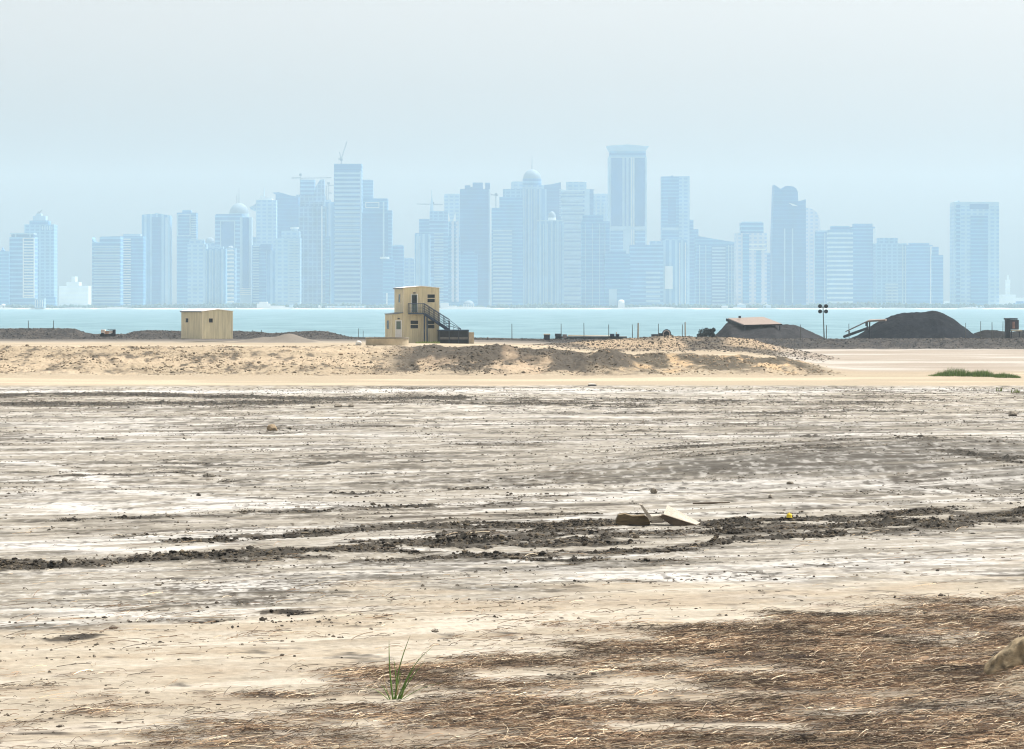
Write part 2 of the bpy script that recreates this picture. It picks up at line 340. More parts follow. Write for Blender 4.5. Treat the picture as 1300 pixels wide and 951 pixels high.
# zone lines in the photograph
SAND_PX = ([-300,0,150,300,450,650,850,1000,1300,1600], [808,802,795,780,762,752,752,745,728,720])
LIT_PX  = ([-300,0,200,350,500,600,700,850,950,1100,1300,1600], [890,880,872,860,842,824,810,796,780,770,765,763])
def litter_mask(X, Y):
    u = X/Y*F+650; v = HZ+F*CAMZ/np.maximum(Y,1)
    n = fbm(X/2.2, Y/2.2, 80, 4)
    a = sst(-14, 22, v-np.interp(u, *LIT_PX)+n*70)
    n2 = fbm(X/2.0, Y/1.0, 84, 5)
    b = .42+2.8*n2+.42*sst(750,1100,u)-.6*(1-sst(150,620,u))+.2*sst(880,940,v)+1.2*np.exp(-((X-4.3)/1.1)**2-((Y-57.2)/1.2)**2)
    return np.clip(a*np.clip(b, .06, 1), 0, 1)
def ground_color(X, Y, Z):
    u = X/np.maximum(Y,1)*F+650; v = HZ+F*CAMZ/np.maximum(Y,1)
    def c(*a): return np.array(a, dtype=np.float32)
    silt = c(.375,.348,.295); salt = c(.65,.64,.61); damp = c(.14,.125,.097); mud = c(.052,.043,.032); sand = c(.465,.40,.295)
    Ys = shear(X, Y)
    col = np.empty(X.shape+(3,), dtype=np.float32); col[...] = silt
    def mix(m, k):
        nonlocal col
        m = np.clip(m, 0, 1)[..., None].astype(np.float32); col = col*(1-m) + k*m
    n1 = fbm(X/14, Ys/2.6, 100, 4); n2 = fbm(X/5, Ys/.9, 104, 4); n3 = fbm(X/1.3, Y/1.1, 108, 4); n4 = fbm(X/11, Ys/1.7, 112, 4)
    n5 = fbm(X/.4, Y/.4, 116, 3)
    mix(sst(-.04, .16, n1*.7+n2*.6+n3*.25)*.8, salt)
    mix(sst(.0, .18, n4*.8+n3*.45+n2*.3)*.8, damp)
    st_ = streaks(X, Y)
    far = sst(150, 230, Y); mix(far*.35, c(.50,.44,.34))
    mix(sst(.03,.15,n5*.6+n3*.6+n2*.3)*.35, damp)
    sw = np.exp(-((X-17)/10)**2 - ((Y-124)/8)**2)+ .8*np.exp(-((X-8)/7)**2-((Y-118)/4)**2)+.8*np.exp(-((X-22)/6)**2-((Y-112)/5)**2)
    mix(np.clip(sw,0,1)*(.78+1.8*n2+.9*n3), damp*.62)  # near slopes of the swell: their shading is put into the soil colour
    s = salt_mask(X, Y); mix(sst(.15, .85, s+n2*1.1+n3*.7)*.9, salt)
    wf = sst(90, 170, Y); fd = (1-wf)*fbm(X/2.2, (Ys+.15*X)/.42, 330, 3)+wf*.5*(fbm(X/4, (Y-.22*X)/1.4, 336, 3)+fbm(X/3.2, (Y+.12*X)/1.2, 339, 3)); fd *= 1+.5*np.sin(np.pi*wf)
    mix(sst(.03,.2,fd)*.4, damp*.75); mix(sst(.05,.22,-fd)*.22, salt)
    w1 = 1-sst(70,110,Y); w3 = sst(120,190,Y); w2 = 1-w1-w3
    spk = w1*fbm(X/.16, Y/.30, 340, 3)+w2*fbm(X/.24, Y/.7, 344, 3)+w3*fbm(X/.42, Y/1.8, 348, 3); pt = np.clip(.45+2.2*n2+1.5*n4, .1, 1)
    mix(sst(.04,.20,spk)*.85*pt, mud*1.3); mix(sst(.08,.26,-spk)*.45, salt)
    # tan sand in front and beside the bank
    mix(sst(.30,.75,st_+n3*.5+n5*.5)*.9, mud*1.9)
    near = sst(-14, 18, v-np.interp(u, *SAND_PX)+fbm(X/3,Y/1.5,120,4)*70)
    mix(near*(.80+.6*n3), c(.50,.445,.35)); mix(near*sst(0,.2,n2+n3*.5)*.35, c(.36,.285,.20)); mix(near*sst(.05,.25,-n2+n5*.4)*.5, c(.66,.62,.55))
    r = rut_mask(X, Y); mix(sst(.16, .42, r+n3*.7+n5*.6)*.92, mud*1.15); mix(sst(.36,.75,r+n5*.8+n3*.5), mud*.5); mix(sst(.3,.5,r)*sst(.04,.2,spk)*.6, c(.14,.11,.072)); mix(sst(.3,.5,r)*sst(.02,.14,-spk)*.8, mud*.25)
    mix(sst(.10,.45,r+n3*.6)*.35*(1-near), damp)
    lit = litter_mask(X, Y); mix(lit*.92, c(.135,.095,.062)); mix(lit*sst(0,.2,n5+n3*.4)*.7, c(.42,.31,.22)); mix(lit*sst(-.02,.12,-n5+n3*.6)*.85, c(.05,.03,.018))
    hp = np.exp(-((X-8.5)/1.15)**2 - ((Y-51.7)/1.2)**2); mix(sst(.25,.6,hp+n3*.4)*.85, c(.52,.45,.34)); mix(sst(.25,.6,hp)*sst(.0,.15,n5)*.6, c(.16,.13,.09))
    hp = np.exp(-((X-4.1)/.8)**2 - ((Y-57.0)/.8)**2); mix(sst(.3,.7,hp+n3*.3)*.7, c(.06,.042,.03))
    # sand strip and bank
    b = sst(246, 252, Y+4*n3+5*fbm(X/30,Y/10,130,3)); mix(b, sand)
    bd = fbm(X/16, Y/5, 131, 4); mix(b*sst(.02,.2,bd)*.5, c(.74,.62,.47)); mix(b*sst(.05,.22,-bd+n3*.3)*.3, c(.42,.33,.23))
    zc = bank_crest(X); slope = sst(277, 284, Y+8*n3)*(1-sst(300, 309, Y))*sst(.25, .9, zc)
    sp = fbm(X/.8, Y/2.2, 134, 3); s2_ = fbm(X/5, Y/7, 136, 3); mix(slope*.45, c(.42,.33,.215)); mix(slope*sst(-.02,.2,sp+n5*.3+s2_*.5)*.6, c(.25,.195,.13)); mix(slope*sst(.10,.24,sp+n5*.5+s2_*.3)*.75, c(.09,.072,.05))
    # grey dirt in the middle of the bank
    mid = sst(_bx(480), _bx(530), X)*(1-sst(_bx(735), _bx(760), X))
    q = fbm(X/2.4, Y/12, 138, 3)+.3*n3; mslope = sst(277, 284, Y+8*n3)*(1-sst(306, 313, Y)); mix(mid*mslope*sst(-.22,-.02,q+.22*(Z-1.0))*.95, c(.075,.060,.042)); mix(mid*slope*sst(.0,.2,-q)*.4, c(.50,.38,.26))
    rt = sst(_bx(735), _bx(790), X)*(1-sst(_bx(1010), _bx(1060), X)); mix(rt*slope*sst(-.16,.04,q+.35*(Z-.8))*.9, c(.09,.072,.045)); mix(rt*slope*sst(.06,.18,-q)*.7, c(.62,.46,.27))
    hh = np.exp(-((X-PX(775,291))/2.6)**2 - ((Y-290)/5)**2); mix(sst(.3,.6,hh+n3*.4)*.9, c(.10,.082,.06))
    # gravel ridge
    rg = np.interp(X, RIDGE_X, RIDGE_H)*np.exp(-((Y-354)/9.0)**2); g = sst(.12,.45,rg+n3*.6); mix(g*.92, c(.16,.13,.095)); mix(g*sst(-.06,.08,n5+sp*.5)*.85, c(.06,.05,.04)); mix(g*sst(.03,.2,-fbm(X/5,Y/8,140,3))*.8, c(.52,.41,.28))
    # right flat: pale streaks
    fl = sst(285, 300, Y)*(1-sst(.2,.6,zc)); fs = fbm(X/14, Y/9, 150, 4); mix(fl*.9, c(.42,.375,.32)); mix(fl*sst(0,.15,fs)*.6, c(.60,.58,.54)); mix(fl*sst(.02,.2,-fs)*.5, c(.33,.27,.21))
    # grey dusty plateau on the left, then the dark berm
    pl = sst(375, 405, Y+6*n3)*(1-sst(.2,.5,zc)*0); mix(pl*(1-fl)*.6, c(.36,.33,.29)); 
    mix(sst(402,416,Y+10*n3)*(1-fl)*.75, c(.11,.10,.09))
    bm = sst(425, 436, Y+8*n3); mix(bm, c(.030,.028,.028)); mix(bm*sst(-.02,.12,n5+sp*.5)*.45, c(.16,.135,.115))
    hl = np.exp(-((X-PX(362,397))/4)**2 - ((Y-397)/6)**2)+np.exp(-((X-PX(320,398))/4)**2 - ((Y-398)/6)**2); mix(sst(.3,.6,hl+n3*.3)*.9, c(.23,.205,.175)); 
    col = np.clip(col, 0, 1); return col*(.50+.19*col)     # keeps soil in the range of dry natural ground

GROUND = attr_mat('ground_soil', fine=5.0, var=.22, bump=.55, dist=.05)
def build_ground():
    ys = [28.0]
    while ys[-1] < 140: ys.append(ys[-1] + (.07 if 44 < ys[-1] < 112 else .13))
    while ys[-1] < 255: ys.append(ys[-1] + .24)
    while ys[-1] < 310: ys.append(ys[-1] + .30)
    while ys[-1] < 465: ys.append(ys[-1] + .55)
    while ys[-1] < 520: ys.append(ys[-1] + 3)
    ys = np.array(ys)
    uin = np.linspace(-1.12, 1.12, 960)
    uo = np.array([1.16,1.22,1.3,1.4,1.55,1.75,2.0,2.4,3.0,4.0,6.0,9.0])
    us = np.concatenate([-uo[::-1], uin, uo])
    Yg, U = np.meshgrid(ys, us, indexing='ij')
    X = U*.1512*(Yg)
    Z = Hn(X, Yg); col = ground_color(X, Yg, Z)
    nr, nc = X.shape
    idx = np.arange(nr*nc).reshape(nr, nc)
    f = np.stack([idx[:-1,:-1], idx[:-1,1:], idx[1:,1:], idx[1:,:-1]], -1).reshape(-1, 4)
    v = np.stack([X, Yg, Z], -1).reshape(-1, 3)
    o = array_mesh('ground', v, f, GROUND, col.reshape(-1, 3), smooth=False)
    tag(o, kind='structure')
build_ground()

# ------------------------------------------------------------------ scattered stuff
_ico = bmesh.new(); bmesh.ops.create_icosphere(_ico, subdivisions=1, radius=1.0)
ICOV = np.array([v.co[:] for v in _ico.verts]); ICOF = np.array([[v.index for v in f.verts] for f in _ico.faces]); _ico.free()
_ico = bmesh.new(); bmesh.ops.create_icosphere(_ico, subdivisions=2, radius=1.0)
ICO2V = np.array([v.co[:] for v in _ico.verts]); ICO2F = np.array([[v.index for v in f.verts] for f in _ico.faces]); _ico.free()
def clods(name, X, Y, size, cols, m, flat=.7, label=None, cat=None, sink=.05):
    n = len(X); Z = Hn(X, Y)
    base = ICOV[None].repeat(n, 0)
    base = base*(1+RNG.uniform(-.38, .38, (n, len(ICOV), 1)))
    sc = size[:, None]*np.stack([RNG.uniform(.7,1.4,n), RNG.uniform(.7,1.4,n), RNG.uniform(.5,1.0,n)*flat/.7], -1)
    a = RNG.uniform(0, 6.28, n); ca, sa = np.cos(a), np.sin(a)
    v = base*sc[:, None, :]
    vx = v[...,0]*ca[:,None]-v[...,1]*sa[:,None]; vy = v[...,0]*sa[:,None]+v[...,1]*ca[:,None]
    v = np.stack([vx+X[:,None], vy+Y[:,None], v[...,2]+(Z+size*sink)[:,None]], -1).reshape(-1,3)
    f = (ICOF[None]+(np.arange(n)*len(ICOV))[:,None,None]).reshape(-1,3)
    cc = np.repeat(cols, len(ICOV), 0)
    return tag(array_mesh(name, v, f, m, cc), label, cat, kind='stuff')
def sample(n, x0, x1, y0, y1, dens, persp=True):
    """rejection sampling in the wedge the camera looks over"""
    k = int(min(n*12, 600000)); Y = np.sqrt(RNG.uniform(y0**2, y1**2, k)) if persp else RNG.uniform(y0, y1, k)
    X = PX(RNG.uniform(x0, x1, k), Y)
    d = dens(X, Y); keep = RNG.uniform(0, 1, k) < d
    X = X[keep][:n]; Y = Y[keep][:n]; return X, Y
CLOD = attr_mat('mud_clod_soil', fine=20, var=.3, bump=.6, dist=.02)
# mud clods in the ruts
def d1(X, Y):
    r = rut_mask(X, Y); return np.clip((r-.2)*1.3, 0, 1)*np.clip((fbm(X/1.1,Y/.7,200,3)+.2)*2.6, .04, 1)
X, Y = sample(100000, -60, 1360, 52, 118, d1)
s = RNG.gamma(1.3, .012, len(X))+.009; s = np.clip(s, .01, .085)+.045*(RNG.uniform(0,1,len(X))>.985)
t = RNG.uniform(0, 1, (len(X),1)); cc = np.array([[.016,.0125,.008]])*(1-t**3)+np.array([[.13,.105,.07]])*t**3
clods('mud_clods', X, Y, s, cc, CLOD, label='dark clods of churned damp mud along the wheel ruts', cat='mud clods')
# crumbs over the whole field
def d2(X, Y):
    r = rut_mask(X, Y); return np.clip(.004+.5*r+.5*streaks(X,Y)*(fbm(X/1.4,Y/1.4,212,2)>.03)+1.6*np.clip(fbm(X/4,shear(X,Y)/.8,210,4)-.10,0,1), 0, 1)*(1-.6*litter_mask(X,Y))
X, Y = sample(34000, -60, 1360, 47, 245, d2)
s = np.clip(RNG.gamma(1.3, .008, len(X))+.007+Y*.00008, .008, .07)
t = RNG.uniform(0, 1, (len(X),1)); cc = np.array([[.025,.02,.014]])*(1-t)+np.array([[.22,.19,.15]])*t**1.4
clods('soil_crumbs', X, Y, s, cc, CLOD, label='loose crumbs of grey and brown soil over the bare field', cat='soil crumbs')
# stones on the bank
def d3(X, Y):
    zc = bank_crest(X); return np.clip(sst(276,283,Y)*(1-sst(304,312,Y))*sst(.3,.9,zc), 0, 1)*np.clip(.35+2.5*fbm(X/2.5,Y/4,220,3), .05, 1)
X, Y = sample(8000, -60, 1120, 272, 315, d3)
s = np.clip(RNG.gamma(1.2, .028, len(X))+.03, .03, .2)
t = RNG.uniform(0, 1, (len(X),1))**1.3; mid = (sst(_bx(490),_bx(540),X)*(1-sst(_bx(735),_bx(780),X)))[:,None]
cc = (np.array([[.09,.072,.048]])*(1-t)+np.array([[.36,.28,.19]])*t)*(1-.6*mid)
clods('bank_rubble', X, Y, s, cc, CLOD, label='small stones and lumps strewn over the sandy bank', cat='rubble')
def d4(X, Y):
    rg = np.interp(X, RIDGE_X, RIDGE_H)*np.exp(-((Y-352)/8.0)**2); bb = sst(430,437,Y)*(1-sst(448,455,Y)); return np.clip(rg+bb*.8, 0, 1)
X, Y = sample(26000, -60, 1360, 335, 456, d4)
s = np.clip(RNG.gamma(1.4, .020, len(X))+.03, .03, .14)
t = RNG.uniform(0, 1, (len(X),1))**2; w = (Y[:,None] > 400)
cc = np.where(w, np.array([[.018,.017,.017]])*(1-t)+np.array([[.16,.14,.12]])*t, np.array([[.025,.021,.017]])*(1-t)+np.array([[.15,.12,.09]])*t)
clods('gravel_rubble', X, Y, s, cc, CLOD, label='dark gravel and broken stone covering the ridges before the water', cat='gravel')

# dry stalks and straw in the foreground
STRAW = attr_mat('dry_stalk', fine=30, var=.15, bump=0, rough=.8)
def straw(name, n, dens, y0, y1, lmin, lmax, label, lift=.025, x0=-80, x1=1380, wid=(.004,.009)):
    X, Y = sample(n, x0, x1, y0, y1, dens); n = len(X)
    Z = Hn(X, Y); L = lmin+(lmax-lmin)*RNG.uniform(0, 1, n)**2.2; a = RNG.normal(0, .75, n); tilt = np.abs(RNG.normal(0, .16, n)); up = np.minimum(L*.5, RNG.exponential(lift, n))
    K = 4; ts = np.linspace(0, 1, K)
    bend = RNG.normal(0, .10, n); dirx = np.cos(a); diry = np.sin(a); W = RNG.uniform(*wid, n)
    pts = []
    for t_ in ts:
        bx = X+dirx*L*(t_-.5)-diry*bend*L*(t_-.5)**2*2; by = Y+diry*L*(t_-.5)+dirx*bend*L*(t_-.5)**2*2
        bz = Z+.012+up*4*t_*(1-t_)*.6+tilt*L*t_*.6
        pts.append(np.stack([bx, by, bz], -1))
    P = np.stack(pts, 1)                                     # n,K,3
    off = np.stack([-diry, dirx, np.zeros(n)], -1)[:,None,:]*W[:,None,None]*.5
    up3 = np.zeros((n,1,3)); up3[...,2] = W[:,None]*.8
    V = np.concatenate([P-off, P+off, P+up3], 1).reshape(-1,3)  # three-sided stalk
    fs = []
    for k in range(K-1):
        for p, q in ((0,1),(1,2),(2,0)): fs.append([p*K+k, q*K+k, q*K+k+1, p*K+k+1])
    Fq = (np.array(fs)[None]+(np.arange(n)*3*K)[:,None,None]).reshape(-1,4)
    pal = np.array([[.42,.32,.21],[.25,.165,.10],[.14,.088,.052],[.06,.038,.024],[.70,.60,.44],[.03,.02,.014]]); pi = RNG.choice(6, n, p=[.16,.18,.20,.20,.10,.16])
    pt = fbm(X/1.2, Y/.7, 250, 3)[:,None]; cc = pal[pi]*RNG.uniform(.7,1.25,(n,1))*np.clip(1.0+2.6*pt, .35, 1.5)
    return tag(array_mesh(name, V, Fq, STRAW, np.repeat(cc, 3*K, 0)), label, 'dry grass', kind='stuff')
straw('dry_grass', 52000, lambda X, Y: litter_mask(X, Y)**1.3, 43, 72, .04, .50, 'brown dry stalks and straw littering the near edge of the field')
def twd(X, Y):
    u = X/Y*F+650; v = HZ+F*CAMZ/Y
    return .06+.9*np.exp(-((v-800)/40)**2)*(fbm(X/1.5,Y/1.0,240,3) > .06)
straw('scattered_twigs', 1500, twd, 48, 92, .12, .7, 'thin brown twigs lying scattered on the pale sand', lift=.02, wid=(.006,.012))

# ------------------------------------------------------------------ near things
M_rock = plain('boulder_stone', (.26,.205,.125), .9, var=.7, scale=4.5, bump=1.0)
M_grey_rock = plain('grey_stone', (.16,.14,.11), .9, var=.4, scale=6, bump=.8)
M_dark = plain('dark_steel', (.035,.04,.05), .6, var=.3, scale=4)
M_wood = plain('weathered_board', (.36,.325,.27), .8, var=.3, scale=6, stretch=(1,8,8), bump=.3)
M_wood_b = plain('muddy_board', (.12,.088,.045), .85, var=.4, scale=6, stretch=(1,8,8), bump=.3)
M_wood_d = plain('board_shade_and_stick', (.08,.06,.04), .85, var=.3, scale=5)
M_yellow = plain('yellow_plastic', (.75,.58,.04), .5, var=.1)
M_white = plain('white_paint', (.75,.75,.72), .6, var=.08)
M_leaf = plain('green_blade', (.105,.19,.035), .55, var=.3, scale=8)
M_reed = plain('reed_green', (.11,.18,.035), .7, var=.4, scale=5)
M_weed = plain('weed_yellow_green', (.16,.20,.045), .7, var=.4, scale=4)

def rock(name, x, y, sx, sy, sz, m, label, cat='rock', seed=1, rz=0, sink=.3, sub=2, tilt=0):
    V = ICO2V.copy()
    for _ in range(1):
        for i, p in enumerate(V):
            q = Vector(p)*1.3+Vector((seed*5.1, seed*2.3, 0)); n = mnoise.fractal(q, 1.0, 2.0, 3); V[i] = p*(1+.45*n)
    V = np.sign(V)*np.abs(V)**.85*np.array([sx, sy, sz])
    c, s_ = math.cos(tilt), math.sin(tilt); V = np.stack([V[:,0]*c-V[:,2]*s_, V[:,1], V[:,0]*s_+V[:,2]*c], -1)
    bm = bmesh.new(); vs = [bm.verts.new(p) for p in V]
    for f in ICO2F: bm.faces.new([vs[i] for i in f])
    bmesh.ops.subdivide_edges(bm, edges=bm.edges[:], cuts=2, use_grid_fill=True, smooth=.6)
    r = max(sx, sy)
    for v in bm.verts:
        v.co += v.normal*mnoise.fractal(v.co*(3/r)+Vector((seed,0,0)), 1.0, 2.0, 4)*r*.13
    bmesh.ops.recalc_face_normals(bm, faces=bm.faces[:])
    me = bpy.data.meshes.new(name); bm.to_mesh(me); bm.free(); me.materials.append(m)
    for p in me.polygons: p.use_smooth = True
    o = bpy.data.objects.new(name, me); C.objects.link(o); o.location = (x, y, H1(x, y, True)+sz*(1-sink)); o.rotation_euler = (0,0,rz)
    return tag(o, label, cat)
def gpos(px, py): Y = GY(py); return PX(px, Y), Y
x, y = 8.15, 54.6
ob = rock('boulder', PX(1296, 53.3), 53.3, .60, .36, .23, M_rock, 'large mossy tan boulder leaning on the heap at the bottom right', 'boulder', 23, rz=.15, sink=.55, tilt=.42); ob.location.z = .46
for px, py, w, h, lab, sd in [(345,547,.30,.17,'squat brown rock alone on the pale mud at left',2), (429,517,.32,.11,'flat dark rock beside the smaller one far across the mud',5),
        (446,517,.22,.10,'smaller dark rock right beside the flat one far across the mud',8), (1286,529,.26,.15,'dark blue grey stone near the right edge of the field',4),
        (368,545,.12,.06,'tiny brown rock just right of the squat brown rock',9), (397,518,.16,.08,'small grey stone left of the flat dark rock',11),
        (830,626,.11,.10,'small pointed grey stone standing above the broken boards',12), (978,633,.08,.06,'pebble sized dark stone up from the yellow cap',14),
        (1003,617,.12,.05,'low dark stone lying on grey mud in the right half',15)]:
    X_, Y_ = gpos(px, py); rock('rock', X_, Y_, w, w*.8, h, M_grey_rock if sd != 2 else plain('brown_stone', (.22,.165,.10), .9, var=.3, bump=.6), lab, 'rock', sd, rz=sd)
# small straw coloured heap
# broken boards half buried in the ruts
Yb = GY(667); zb = H1(PX(830,Yb), Yb)
def P(px, py, dy=0): return Vector((PX(px, Yb+dy), Yb+dy, PZ(py, Yb+dy)))
def slab(name, pts, thick, m, parent=None, m2=None):
    """quadrilateral board from four corner points with real thickness"""
    a, b, c, d = [Vector(p) for p in pts]; n = (b-a).cross(d-a).normalized()*thick
    bm = bmesh.new(); t = [bm.verts.new(p) for p in (a,b,c,d)]; u = [bm.verts.new(p-n) for p in (a,b,c,d)]
    bm.faces.new(t); bm.faces.new(u[::-1])
    for i in range(4): bm.faces.new((t[i], u[i], u[(i+1)%4], t[(i+1)%4]))
    bmesh.ops.recalc_face_normals(bm, faces=bm.faces[:]); me = bpy.data.meshes.new(name); bm.to_mesh(me); bm.free(); me.materials.append(m)
    o = bpy.data.objects.new(name, me); C.objects.link(o)
    if parent: o.parent = parent
    return o
def bprism(pts, dy0, dy1, m, label):
    o = MB().prism([(PX(a,Yb), PZ(b-3,Yb)) for a, b in pts], Yb+dy0, Yb+dy1).build('broken_board', m); return tag(o, label, 'board')
bprism([(781,665),(785,656.5),(793,655),(803,658),(818,657),(824,661),(825,668),(812,669.5),(800,668),(790,670),(783,669)], -.2, .35, M_wood_b, 'muddy brown slab lying flat at the left end of the broken boards')
bprism([(811,642),(814.5,642.5),(829,661),(824,663.5)], -.45, -.1, M_wood, 'narrow pale board propped up leaning left over the muddy slab')
b3 = slab('broken_board', [P(841,656,-.2), P(880,668,-.2), P(889,663.5,.45), P(847,641,.45)], .035, M_wood)
tag(b3, 'wide pale sheet of board lifted towards the sky, right of the others', 'board')
bprism([(836,658),(842,655.5),(884,669),(880,672),(852,669)], -.30, .1, M_wood_d, 'dark strip standing for the shaded underside of the wide pale sheet')  # added dark strip: the sheet's underside shade, given as a colour
bprism([(827,658),(841,656.5),(842,666),(827,667)], -.2, .35, M_wood, 'short pale board lying between the propped board and the sheet')
mb = MB(); Ys_ = GY(642); Xs = PX(903, Ys_); z = H1(Xs, Ys_, True)
mb.tube((-.55,0,.03), (0,.05,.04), .022, .03).tube((0,.05,.04), (.55,.0,.06), .03, .015); o = mb.build('stick', M_wood_d); o.location = (Xs, Ys_, z+.03); tag(o, 'long brown stick lying on the pale mud beyond the boards', 'stick')
Yy = GY(662); e = empty('plastic_cap', (PX(1002,Yy), Yy, H1(PX(1002,Yy), Yy, True)+.04), 'small yellow plastic cap on the mud right of the boards', 'plastic cap')
MB().lathe([(0,.11),(.06,.105),(.075,.08),(.08,0),(.07,0),(0,.0)], seg=16).build('cap', M_yellow, e); MB().cone(0,0,.1,.135,.03,.02,10).build('knob', M_yellow, e)
Yw = GY(490); e = empty('litter_panel', (PX(752,Yw), Yw, H1(PX(752,Yw),Yw)+.05), 'small white and black panel lying on the sand before the bank', 'litter')
MB().box(-.28,.22,-.25,.25,.06,.12).rot(.1,'Y').build('panel', M_white, e); MB().box(-.33,.30,-.28,.3,-.03,.04).build('frame', M_dark, e)

def blades(mb, x, y, z, n, h, spread, w, lean=.35, seed=0):
    R = random.Random(seed)
    for i in range(n):
        a = R.uniform(0, 6.28); r = spread*math.sqrt(R.random()); bx = x+r*math.cos(a); by = y+r*math.sin(a); hh = h*R.uniform(.55,1.1); a2 = R.uniform(0,6.28); l = lean*R.uniform(.1,1)*hh
        prev = None
        for k in range(4):
            t = k/3; px_ = bx+math.cos(a2)*l*t*t; py_ = by+math.sin(a2)*l*t*t; pz = z+hh*t*(1-.15*t); ww = w*(1-t*.9)
            c = [mb.bm.verts.new((px_-ww*math.sin(a2+1), py_+ww*math.cos(a2+1), pz)), mb.bm.verts.new((px_+ww*math.sin(a2+1), py_-ww*math.cos(a2+1), pz))]
            if prev: mb.bm.faces.new((prev[0], prev[1], c[1], c[0]))
            prev = c
def blade_curve(mb, p0, p1, w, bend):
    prev = None; p0 = Vector(p0); p1 = Vector(p1); K = 9
    for k in range(K):
        t = k/(K-1); p = p0.lerp(p1, t)+Vector(bend)*math.sin(math.pi*t); ww = w*(1-t)**.6+.0012
        ring = [mb.bm.verts.new(p+Vector((-ww,0,0))), mb.bm.verts.new(p+Vector((0,-ww*.5,-ww*.2))), mb.bm.verts.new(p+Vector((ww,0,0))), mb.bm.verts.new(p+Vector((0,ww*.2,0)))]
        if prev:
            for i in range(4): mb.bm.faces.new((prev[i], prev[(i+1)%4], ring[(i+1)%4], ring[i]))
        prev = ring
Yt = 51.2; bx0 = PX(500,Yt); e = empty('grass_tuft', (bx0, Yt, H1(bx0,Yt,True)-.02), 'tuft of long green grass blades at the bottom edge of the field', 'grass tuft')
zb0 = e.location.z
for tx, ty, bx_, w_, bd in [(494,812,-.01,.014,(-.02,0,0)), (521,806,.02,.013,(-.05,0,.0)), (551,820,.05,.011,(-.03,0,.10)), (528,846,.10,.016,(-.02,0,.05)),(540,838,.06,.010,(0,0,.04)),(483,868,-.05,.01,(0,0,.03)),(510,850,.0,.012,(0,0,0)),(461,872,-.06,.009,(0,0,.05)),(500,835,.03,.012,(.02,0,0)),(566,866,.1,.009,(0,0,.06))]:
    m = MB(); blade_curve(m, (bx_,0,0), (PX(tx,Yt)-bx0, random.uniform(-.1,.1), PZ(ty,Yt)-zb0), w_, bd); m.build('blade', M_leaf, e, smooth=True)
M_dryb = plain('dry_blade', (.42,.33,.18), .7, var=.2)
for tx, ty, bx_, w_, bd in [(515,852,.02,.007,(0,0,.03)),(486,846,-.03,.006,(-.03,0,0)),(535,868,.08,.007,(0,0,.05)),(476,876,-.08,.006,(0,0,.03)),(505,866,.0,.007,(.02,0,0)),(556,852,.09,.006,(0,0,.07))]:
    m = MB(); blade_curve(m, (bx_,.02,0), (PX(tx,Yt)-bx0, random.uniform(-.12,.12), PZ(ty,Yt)-zb0), w_, bd); m.build('dry_blade', M_dryb, e, smooth=True)
# reeds on the right flat
mb = MB(); cx = PX(1235, 280); cyr = 280.0; z0r = H1(cx, cyr)
for k, (pa, pb, py, h) in enumerate([(1182,1236,477,1.0), (1232,1264,477.5,.75), (1262,1292,478.5,.5)]):
    Y0 = GY(py, .15); ccx = PX((pa+pb)/2, Y0); R = random.Random(k)
    for j in range(190):
        uu = R.uniform(-1,1); xx = (PX(pb,Y0)-PX(pa,Y0))/2*uu; yy = R.uniform(-1.6,2.2)-xx*.35
        hh = h*(.35+.65*(1-abs(uu)**2.2))*R.uniform(.6,1.0)
        if k == 0: hh *= .3+.7*sst(-1,.1,np.array(uu)).item()
        blades(mb, ccx+xx-cx, Y0+yy-cyr, H1(ccx+xx, Y0+yy)-z0r-.02, 5, hh, .16, .026, .3, seed=j+100*k)
o = mb.build('reeds', M_reed); o.location = (cx, cyr, z0r); tag(o, 'three low clumps of green reeds growing on the right flat', 'reeds', kind='stuff')
for k, (px, py, lab) in enumerate([(1268,497,'tiny dark weed left of its twin near the right edge of the field'), (1289,499,'tiny dark weed at the far right edge of the field')]):
    Y0 = GY(py); mb = MB(); blades(mb, 0,0,0, 26, .38, .3, .03, .5, seed=k+50); o = mb.build('weed', M_weed); o.location = (PX(px,Y0), Y0, H1(PX(px,Y0),Y0)); tag(o, lab, 'weed', 'weeds near the right edge')

# ------------------------------------------------------------------ cabins
M_cab = corrugated('cream_sheet_wall', (.58,.52,.34), .22)
M_cab2 = corrugated('cream_sheet_shed', (.54,.49,.33), .3)
M_roof = plain('white_sheet_roof', (.80,.79,.75), .5, var=.06, scale=.8)
M_fasc = plain('blue_grey_trim', (.13,.16,.19), .6)
M_trim = plain('cream_trim', (.62,.56,.42), .6, var=.06)
M_glass = plain('dark_window_glass', (.015,.02,.024), .25, var=.2, spec=.2)
M_doorw = plain('pale_door', (.60,.60,.58), .5, var=.06)
M_doort = plain('green_grey_door', (.10,.14,.12), .4, var=.15)
M_steelb = plain('blue_steel', (.022,.04,.075), .5, var=.2)
def gable(e, W, L, Hh, rise, mw, ov=.1, name='wall'):
    """walls with the gable in the front plane y=0, body behind"""
    pts = [(0,0),(W,0),(W,Hh),(W/2,Hh+rise),(0,Hh)]
    w = MB().prism(pts, 0, L).build(name, mw, e)
    t = .07; g = .004
    r = MB()
    for s in (0, 1):
        xa = -ov if s == 0 else W+ov; za = Hh-ov*rise/(W/2)
        r.prism([(xa, za+g), (W/2, Hh+rise+g), (W/2, Hh+rise+g+t), (xa, za+g+t)], -ov, L+ov)
    ro = r.build('roof', M_roof, e)
    MB().box(-ov-.05,-ov-.003,-ov,L+ov,Hh-.09,Hh+.03).build('gutter', M_fasc, e)
    MB().box(-.012,.06,-.02,-.003,0,Hh-.05).build('corner_trim', M_trim, e); MB().box(W-.06,W+.012,-.02,-.003,0,Hh-.05).build('corner_trim', M_trim, e)
    return w
